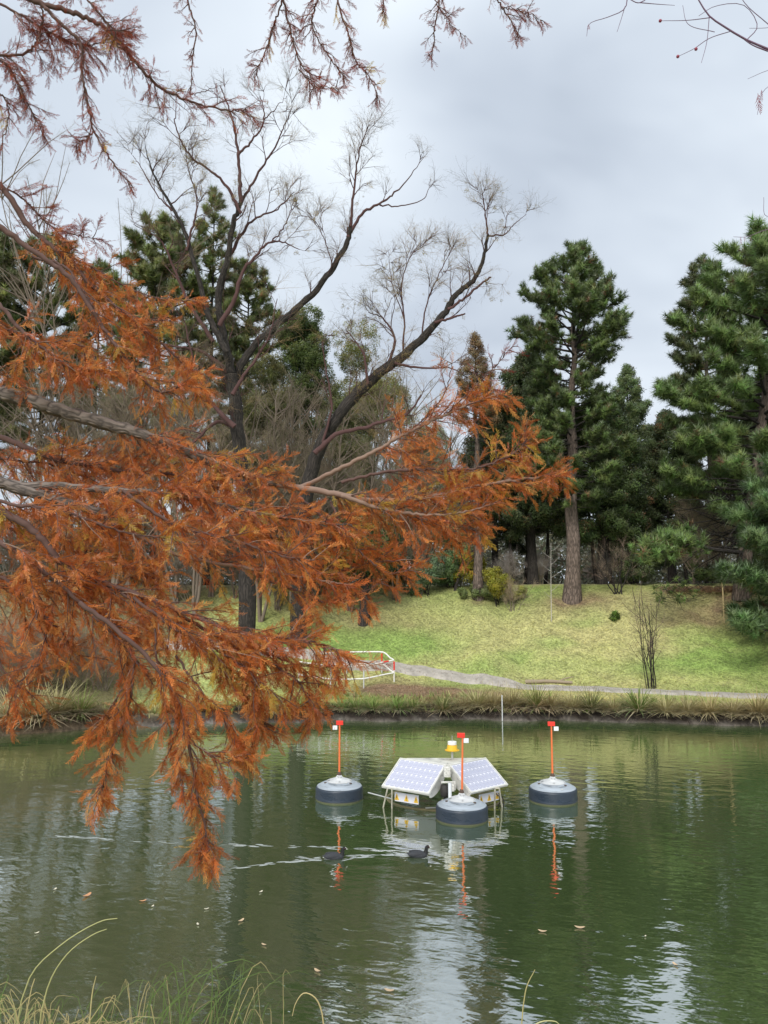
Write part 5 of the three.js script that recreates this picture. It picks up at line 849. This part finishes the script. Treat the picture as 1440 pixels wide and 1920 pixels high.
  limb([[230, 920], [330, 985], [430, 1010], [520, 1040], [590, 1050]], { d: 3.6, r: [0.009, 0.003], n: 14, tw: 0.28 });
  limb([[-100, 960, 0.2], [40, 1040], [150, 1130], [230, 1210], [270, 1260]], { d: 3.4, r: [0.014, 0.004], n: 13, tw: 0.3 });
  limb([[-150, 1000, 0.2], [0, 1080], [90, 1160], [150, 1230]], { d: 3.6, r: [0.012, 0.003], n: 10, tw: 0.26 });
  limb([[100, 1050], [220, 1110], [330, 1170], [400, 1240], [460, 1310], [500, 1370]], { d: 3.5, r: [0.009, 0.003], n: 13, tw: 0.26 });
  limb([[300, 1130], [420, 1200], [500, 1240], [560, 1280], [580, 1316], [588, 1338]], { d: 3.55, r: [0.009, 0.002], n: 14, tw: 0.22, hang: 0.7 });
  limb([[420, 1178], [500, 1225], [550, 1245], [610, 1285]], { d: 3.6, r: [0.007, 0.002], n: 10, tw: 0.2, hang: 0.6 });
  limb([[250, 1120], [330, 1180], [400, 1215], [470, 1260], [540, 1330]], { d: 3.4, r: [0.008, 0.002], n: 12, tw: 0.24, hang: 0.6 });
  limb([[480, 1080], [560, 1110], [610, 1130], [660, 1118], [720, 1090]], { d: 3.8, r: [0.007, 0.002], n: 6, tw: 0.2 });
  limb([[560, 1080], [640, 1070], [720, 1052], [790, 1060]], { d: 3.9, r: [0.006, 0.002], n: 6, tw: 0.16 });
  limb([[-200, 1010, 0], [-40, 1180], [40, 1290], [95, 1205]], { d: 3.6, r: [0.008, 0.002], n: 7, tw: 0.22, hang: 0.8 });
  limb([[60, 1090], [70, 1160], [90, 1220], [30, 1290], [10, 1350]], { d: 3.55, r: [0.006, 0.002], n: 8, tw: 0.16, hang: 0.9 });
  limb([[-150, 900, 0.3], [0, 985], [110, 1010], [210, 1050], [290, 1085]], { d: 3.9, r: [0.01, 0.003], n: 14, tw: 0.26 });
  limb([[-150, 880, -0.1], [0, 940], [120, 960], [240, 1000], [330, 1010]], { d: 3.5, r: [0.01, 0.003], n: 13, tw: 0.24 });
  limb([[-150, 1040, 0.4], [0, 1100], [100, 1110], [190, 1150], [260, 1200]], { d: 3.7, r: [0.01, 0.003], n: 13, tw: 0.26 });
  limb([[-150, 820, 0.4], [0, 860], [90, 870], [170, 900], [260, 950]], { d: 4.3, r: [0.01, 0.003], n: 13, tw: 0.26 });
  // hanging tips over the water
  limb([[150, 1130], [265, 1220], [320, 1290], [352, 1380], [368, 1480], [388, 1570], [396, 1605]], { d: 3.3, r: [0.011, 0.003], n: 15, tw: 0.17, hang: 0.8, from: 0.2, side1: 0.9 });
  limb([[345, 1375], [385, 1410], [420, 1430], [452, 1415]], { d: 3.3, r: [0.004, 0.0015], n: 12, tw: 0.15, hang: 0.9 });
  limb([[385, 1570], [380, 1585], [365, 1605]], { d: 3.3, r: [0.003, 0.001], n: 18, tw: 0.1, hang: 0.8 });
  limb([[290, 1180], [298, 1270], [320, 1370], [335, 1440], [345, 1490]], { d: 3.35, r: [0.005, 0.0015], n: 9, tw: 0.12, hang: 0.9 });
  limb([[200, 1150], [250, 1240], [240, 1330], [212, 1400], [195, 1460], [185, 1500]], { d: 3.4, r: [0.007, 0.002], n: 14, tw: 0.12, hang: 0.9, from: 0.2 });
  limb([[230, 1290], [200, 1340], [160, 1390]], { d: 3.4, r: [0.004, 0.0015], n: 13, tw: 0.1, hang: 0.9 });
  limb([[330, 1230], [380, 1300], [430, 1350], [440, 1420]], { d: 3.4, r: [0.006, 0.002], n: 13, tw: 0.16, hang: 0.8 });
  limb([[400, 1240], [480, 1290], [490, 1350], [465, 1410]], { d: 3.5, r: [0.005, 0.002], n: 12, tw: 0.16, hang: 0.8 });
  // the middle tier on the left
  limb([[-320, 240, 0.2], [-20, 330], [60, 430], [115, 478], [200, 560], [280, 625], [350, 690], [375, 740]], { d: 4.3, r: [0.02, 0.003], n: 10, tw: 0.24, from: 0.3, goldish: 0.02 , dense: 0.85 });
  limb([[110, 475], [170, 500], [240, 540], [300, 560], [365, 565]], { d: 4.3, r: [0.007, 0.002], n: 12, tw: 0.18, goldish: 0.02 , dense: 0.85 });
  limb([[200, 560], [240, 590], [290, 600], [320, 600]], { d: 4.2, r: [0.005, 0.002], n: 10, tw: 0.16 , dense: 0.85 });
  limb([[-20, 340], [40, 370], [90, 420], [140, 440], [195, 450]], { d: 4.4, r: [0.006, 0.002], n: 11, tw: 0.15, kind: 'deep', hang: 0.1, pull: 0.08 , dense: 0.85 });
  limb([[-320, 330, 0.2], [-20, 415], [60, 470], [130, 520], [190, 610], [250, 690], [300, 735], [350, 720]], { d: 4.0, r: [0.018, 0.004], n: 6, tw: 0.24, from: 0.45 , dense: 0.85 });
  limb([[60, 480], [120, 500], [165, 560], [210, 640], [260, 700], [330, 720], [390, 730]], { d: 4.1, r: [0.008, 0.002], n: 7, tw: 0.2 , dense: 0.85 });
  limb([[-320, 520, 0], [-20, 560], [40, 620], [90, 660], [140, 690], [190, 690]], { d: 3.9, r: [0.014, 0.003], n: 14, tw: 0.2, from: 0.4 , dense: 0.85 });
  limb([[-100, 560, 0], [0, 610], [70, 640], [130, 640], [180, 670]], { d: 4.1, r: [0.006, 0.002], n: 12, tw: 0.2 , dense: 0.85 });
  limb([[40, 640], [30, 700], [60, 740]], { d: 4, r: [0.004, 0.0015], n: 8, tw: 0.16 , dense: 0.85 });
  // the upper tier against the sky
  const up = { kind: 'deep', goldish: 0.03 };
  limb([[-320, -60, 0.3], [-30, -30], [75, 5], [150, 28], [205, 58], [245, 105], [290, 155], [350, 187], [420, 206], [463, 206]], { d: 4.2, r: [0.018, 0.003], n: 5, tw: 0.2, from: 0.4, mat: twigM, bare: 0.4, size: 0.07, ...up, gap: 0.028 });
  limb([[75, 5], [110, 40], [150, 80], [153, 130], [165, 195], [178, 250], [215, 310], [250, 352]], { d: 4.15, r: [0.010, 0.003], n: 12, tw: 0.12, size: 0.055, ...up });
  limb([[178, 245], [160, 262], [135, 275]], { d: 4.15, r: [0.003, 0.001], n: 12, tw: 0.08, size: 0.06, ...up });
  limb([[-30, -10], [60, 40], [110, 70], [170, 85], [235, 55]], { d: 4.4, r: [0.008, 0.002], n: 16, tw: 0.18, size: 0.08, ...up });
  limb([[-100, 90, 0], [0, 105], [60, 90], [80, 40], [75, 0]], { d: 4.3, r: [0.009, 0.004], n: 10, tw: 0.16, size: 0.075, ...up });
  limb([[-80, 100, 0], [5, 115], [30, 150], [55, 200], [80, 250]], { d: 4.2, r: [0.008, 0.002], n: 15, tw: 0.13, size: 0.07, ...up });
  limb([[-40, 160, 0], [10, 185], [15, 220], [0, 280]], { d: 4.2, r: [0.006, 0.002], n: 7, tw: 0.1, size: 0.06, ...up });
  limb([[120, -60, 0], [180, 20], [215, 60], [220, 90]], { d: 4.0, r: [0.006, 0.002], n: 13, tw: 0.15, size: 0.07, ...up });
  limb([[345, -80], [352, 0], [367, 60], [360, 120], [357, 178]], { d: 4.3, r: [0.006, 0.002], n: 6, tw: 0.09, size: 0.05, ...up, gap: 0.03, bare: 0.3 });
  limb([[357, 178], [385, 172], [415, 160]], { d: 4.3, r: [0.003, 0.001], n: 0, ...up });
  limb([[528, -80], [532, 0], [548, 70], [568, 125], [600, 148]], { d: 4.1, r: [0.007, 0.002], n: 9, tw: 0.11, size: 0.055, ...up });
  limb([[530, 0], [512, 50], [492, 110], [475, 145]], { d: 4.1, r: [0.005, 0.0015], n: 11, tw: 0.1, size: 0.055, ...up });
  limb([[600, -80], [594, 0], [585, 45], [612, 100], [650, 150]], { d: 4.1, r: [0.006, 0.002], n: 10, tw: 0.11, size: 0.055, ...up });
  limb([[585, 45], [560, 58], [540, 65]], { d: 4.1, r: [0.003, 0.001], n: 4, tw: 0.08, size: 0.05, ...up });
  limb([[625, -80], [633, 0], [655, 70], [668, 115], [690, 140], [712, 190]], { d: 4.0, r: [0.006, 0.0015], n: 12, tw: 0.1, size: 0.055, ...up });
  limb([[560, 130], [590, 160], [640, 165]], { d: 4.0, r: [0.004, 0.001], n: 18, tw: 0.1, size: 0.055, ...up });
  limb([[705, -60], [718, 0], [722, 40]], { d: 4.0, r: [0.004, 0.001], n: 10, tw: 0.08, size: 0.05, ...up });
  limb([[830, -80], [824, 0], [815, 55], [812, 90], [800, 112]], { d: 4.2, r: [0.006, 0.0015], n: 5, tw: 0.09, size: 0.045, ...up, bare: 0.5 });
  limb([[815, 0], [840, 40], [875, 70]], { d: 4.2, r: [0.003, 0.001], n: 10, tw: 0.08, size: 0.05, ...up });
  limb([[915, -40], [940, 10], [968, 55], [972, 70]], { d: 4.2, r: [0.005, 0.0015], n: 11, tw: 0.08, size: 0.05, ...up });
  limb([[940, 15], [980, 20], [1020, 40]], { d: 4.2, r: [0.003, 0.001], n: 14, tw: 0.09, size: 0.05, ...up });
  Tw.build('twigs', twigM, o, 'stuff'); Pt.build('pale_twigs', paleM, o, 'stuff');
  L.build('sprays', M.rust, o);
}
// bare twigs of another tree at the upper right
{
  const base = P(5.6, -4.2), o = thing('bare_tree', 'bare purple twigs with red buds reaching in at the upper right', 'tree', base), R = rng(720), T = new Tubes(), B = new Tubes(), bud = [], L = new Leaves(G.feather);
  const pm = std({ color: col(0.16, 0.09, 0.15), roughness: 0.7 }), rm = std({ color: col(0.3, 0.06, 0.1), roughness: 0.7 });
  T.add(curve([base.clone().add(V(0, -0.4, 0)), base.clone().add(V(0.1, 3, 0)), base.clone().add(V(0, 7, 0.1)), base.clone().add(V(0.1, 11, 0))], 20), [0.16, 0.03], 12); T.build('trunk', M.darkBark, o);
  const tw = (px, r, d = 4.0) => B.add(curve((px[0][0] === 1500 ? [[1700, 170], ...px] : px).map(([x, y]) => at(x, y, d)), 14), r, 6);
  tw([[2700, 100], [1900, -150], [1500, -120], [1260, -60], [1176, -30]], [0.02, 0.003]);
  tw([[2700, 330], [2100, 250], [1700, 170], [1540, 135]], [0.03, 0.0075]); tw([[1540, 135], [1490, 117], [1440, 92], [1400, 75], [1355, 48], [1330, 30], [1310, 0], [1295, -30]], [0.0072, 0.0028]); tw([[1440, 96], [1410, 84], [1380, 62]], [0.004, 0.002]);
  tw([[1332, 33], [1290, 38], [1238, 39]], [0.0025, 0.0012]); tw([[1372, 58], [1330, 72], [1300, 92], [1271, 106]], [0.0025, 0.0012]); tw([[1400, 75], [1420, 50], [1395, 10], [1340, 12], [1310, 30]], [0.0025, 0.0012]); tw([[1500, 100], [1440, 45], [1400, 10], [1380, -20]], [0.003, 0.0015]); tw([[1330, 30], [1325, 80], [1315, 118]], [0.002, 0.001]); tw([[1340, 60], [1290, 45], [1280, 10]], [0.002, 0.001]); tw([[1500, 40], [1440, 52], [1405, 53]], [0.002, 0.001]);
  tw([[1260, -60], [1200, 5], [1175, -5]], [0.003, 0.002]); tw([[1176, -30], [1172, 15], [1140, 32], [1105, 45], [1100, 68]], [0.003, 0.001]); tw([[1172, 12], [1165, 35], [1157, 60]], [0.0018, 0.001]); tw([[1200, 5], [1235, 8], [1265, 10]], [0.0025, 0.001]); tw([[1500, 120], [1440, 132], [1402, 148]], [0.002, 0.001]); tw([[1500, 140], [1432, 170], [1420, 215]], [0.002, 0.001]); tw([[1500, 428], [1440, 430], [1400, 444], [1375, 444]], [0.003, 0.001]); tw([[1500, 380], [1436, 405], [1432, 370]], [0.002, 0.001]);
  B.build('twigs', pm, o);
  for (const [x, y] of [[1238, 39], [1271, 106], [1305, 92]]) { const g = new THREE.SphereGeometry(0.0085, 10, 8); const q = at(x, y, 4).sub(base); put('bud', g.translate(q.x, q.y, q.z), rm, o); }
  for (const [x, y, s] of [[1421, 175, 0.11], [1428, 168, 0.06], [1408, 442, 0.035], [1395, 443, 0.03], [1388, 444, 0.04], [1103, 45, 0.05]]) L.add(at(x, y, 4), quatTo(V(R.s(0.2), -1, 0).normalize(), R.r(0, 6)), s, vary(R, [0.3, 0.07, 0.09], 0.1));
  L.build('leaves', M.rust, o);
}
// ---------------------------------------------------------------- long grass at the viewer's feet
{
  const R = rng(740);
  function clump(label, list, seed, inks, name = 'long_grass') {
    const [x0, d0] = list[0], c = at(x0, 1900, d0), base = P(c.x, c.z), o = thing(name, label, 'grass clump', base);
    inks.forEach(([ink, part, n, w, test], k) => {
      const f = new Flat(), Q = rng(seed + k);
      for (let i = 0; i < n; i++) {
        const [px, d, tx, ty] = list[Q.i(list.length)], foot = at(px + Q.g() * 70, 1990, d + Q.s(0.35)), tip = at(tx + Q.g() * 95, ty + Math.abs(Q.g()) * 95, d + Q.s(0.3)), g = P(foot.x, foot.z); g.y = Math.max(g.y, foot.y - 0.7);
        const bow = Q.s(0.16), m = g.clone().lerp(tip, 0.55).add(V(bow * 0.7, 0.12 + Q.r(0, 0.12), Q.s(0.1))), p = curve([g, m, tip, tip.clone().add(V((tip.x - m.x) * 0.3 + Q.s(0.05), -Q.r(0, 0.12), Q.s(0.05)))], 10);
        f.blade(p.map((q) => q.clone().sub(base)), w * Q.r(0.6, 1.3), V(Q.s(0.3), 0.3, 1).normalize());
      }
      put(part, f.geometry(), new THREE.MeshPhysicalMaterial({ color: col(...ink), roughness: 0.7, specularIntensity: 0.4, transmission: 0.3, thickness: 0, side: THREE.DoubleSide }), o, 'stuff');
    });
  }
  const greens = [[0.12, 0.18, 0.05], 'green_blades', 70, 0.005], straws = [[0.4, 0.33, 0.16], 'dry_blades', 80, 0.006], pales = [[0.28, 0.3, 0.13], 'pale_blades', 24, 0.005];
  clump('pale dry grass clump in the bottom left corner', [[40, 2.6, 120, 1860], [90, 2.7, 30, 1850], [-20, 2.6, -30, 1830], [130, 2.6, 180, 1885], [60, 2.5, 200, 1900]], 741, [[greens[0], greens[1], 26, 0.005], [straws[0], straws[1], 75, 0.005], pales]);
  clump('green grass clump with thin upright blades beside the dry corner clump', [[230, 3, 260, 1830], [290, 3, 330, 1800], [330, 3, 400, 1800], [310, 3, 440, 1790], [270, 3, 380, 1860], [200, 2.9, 180, 1860]], 751, [[greens[0], greens[1], 40, 0.0045], [straws[0], straws[1], 16, 0.0045], [[0.17, 0.22, 0.08], 'pale_blades', 12, 0.004]]);
  clump('few loose blades at the bottom edge right of the green clump', [[450, 3.1, 520, 1860], [400, 3.1, 470, 1800], [420, 3, 440, 1880]], 761, [[greens[0], greens[1], 9, 0.004], [straws[0], straws[1], 6, 0.004]]);
  const stems = (list, label, ink) => { const c = at(list[0][0][0], 1990, 2.7), base = P(c.x, c.z), o = thing('grass_stalk', label, 'grass stalk', base), m = std({ color: col(...ink), roughness: 0.7 }); for (const px of list) { const T = new Tubes(), p = px.map(([x, y]) => at(x, y, 2.7)); p[0].y = Math.max(p[0].y - 0.5, 1.3); T.add(curve(p, 18), [0.003, 0.0012], 5); T.build('stalk', m, o); } return o; };
  stems([[[20, 1990], [50, 1845], [110, 1775], [190, 1727], [220, 1722]], [[60, 1990], [85, 1865], [125, 1790], [175, 1752], [200, 1742]]], 'two long pale stalks arching right over the corner clump', [0.42, 0.4, 0.18]);
  stems([[[165, 1990], [172, 1870], [180, 1830]]], 'single straight straw stalk between the two corner clumps', [0.55, 0.45, 0.22]);
  stems([[[620, 1990], [605, 1905], [590, 1870], [570, 1862], [555, 1880], [548, 1905]]], 'dry stalk bent over with a hanging seed head at the bottom edge', [0.5, 0.4, 0.2]);
  stems([[[965, 1990], [985, 1860], [1003, 1818]]], 'lone straw stalk at the bottom edge right of centre', [0.42, 0.36, 0.16]);
  stems([[[960, 1990], [1000, 1925], [1040, 1915], [1050, 1922]]], 'short bent stalk cut by the bottom edge', [0.45, 0.42, 0.2]);
}
// ---------------------------------------------------------------- picture
const renderer = new THREE.WebGLRenderer({ antialias: true });
renderer.shadowMap.enabled = true;
renderer.toneMapping = THREE.LinearToneMapping;
renderer.toneMappingExposure = EXPOSURE;
renderer.render(scene, camera);
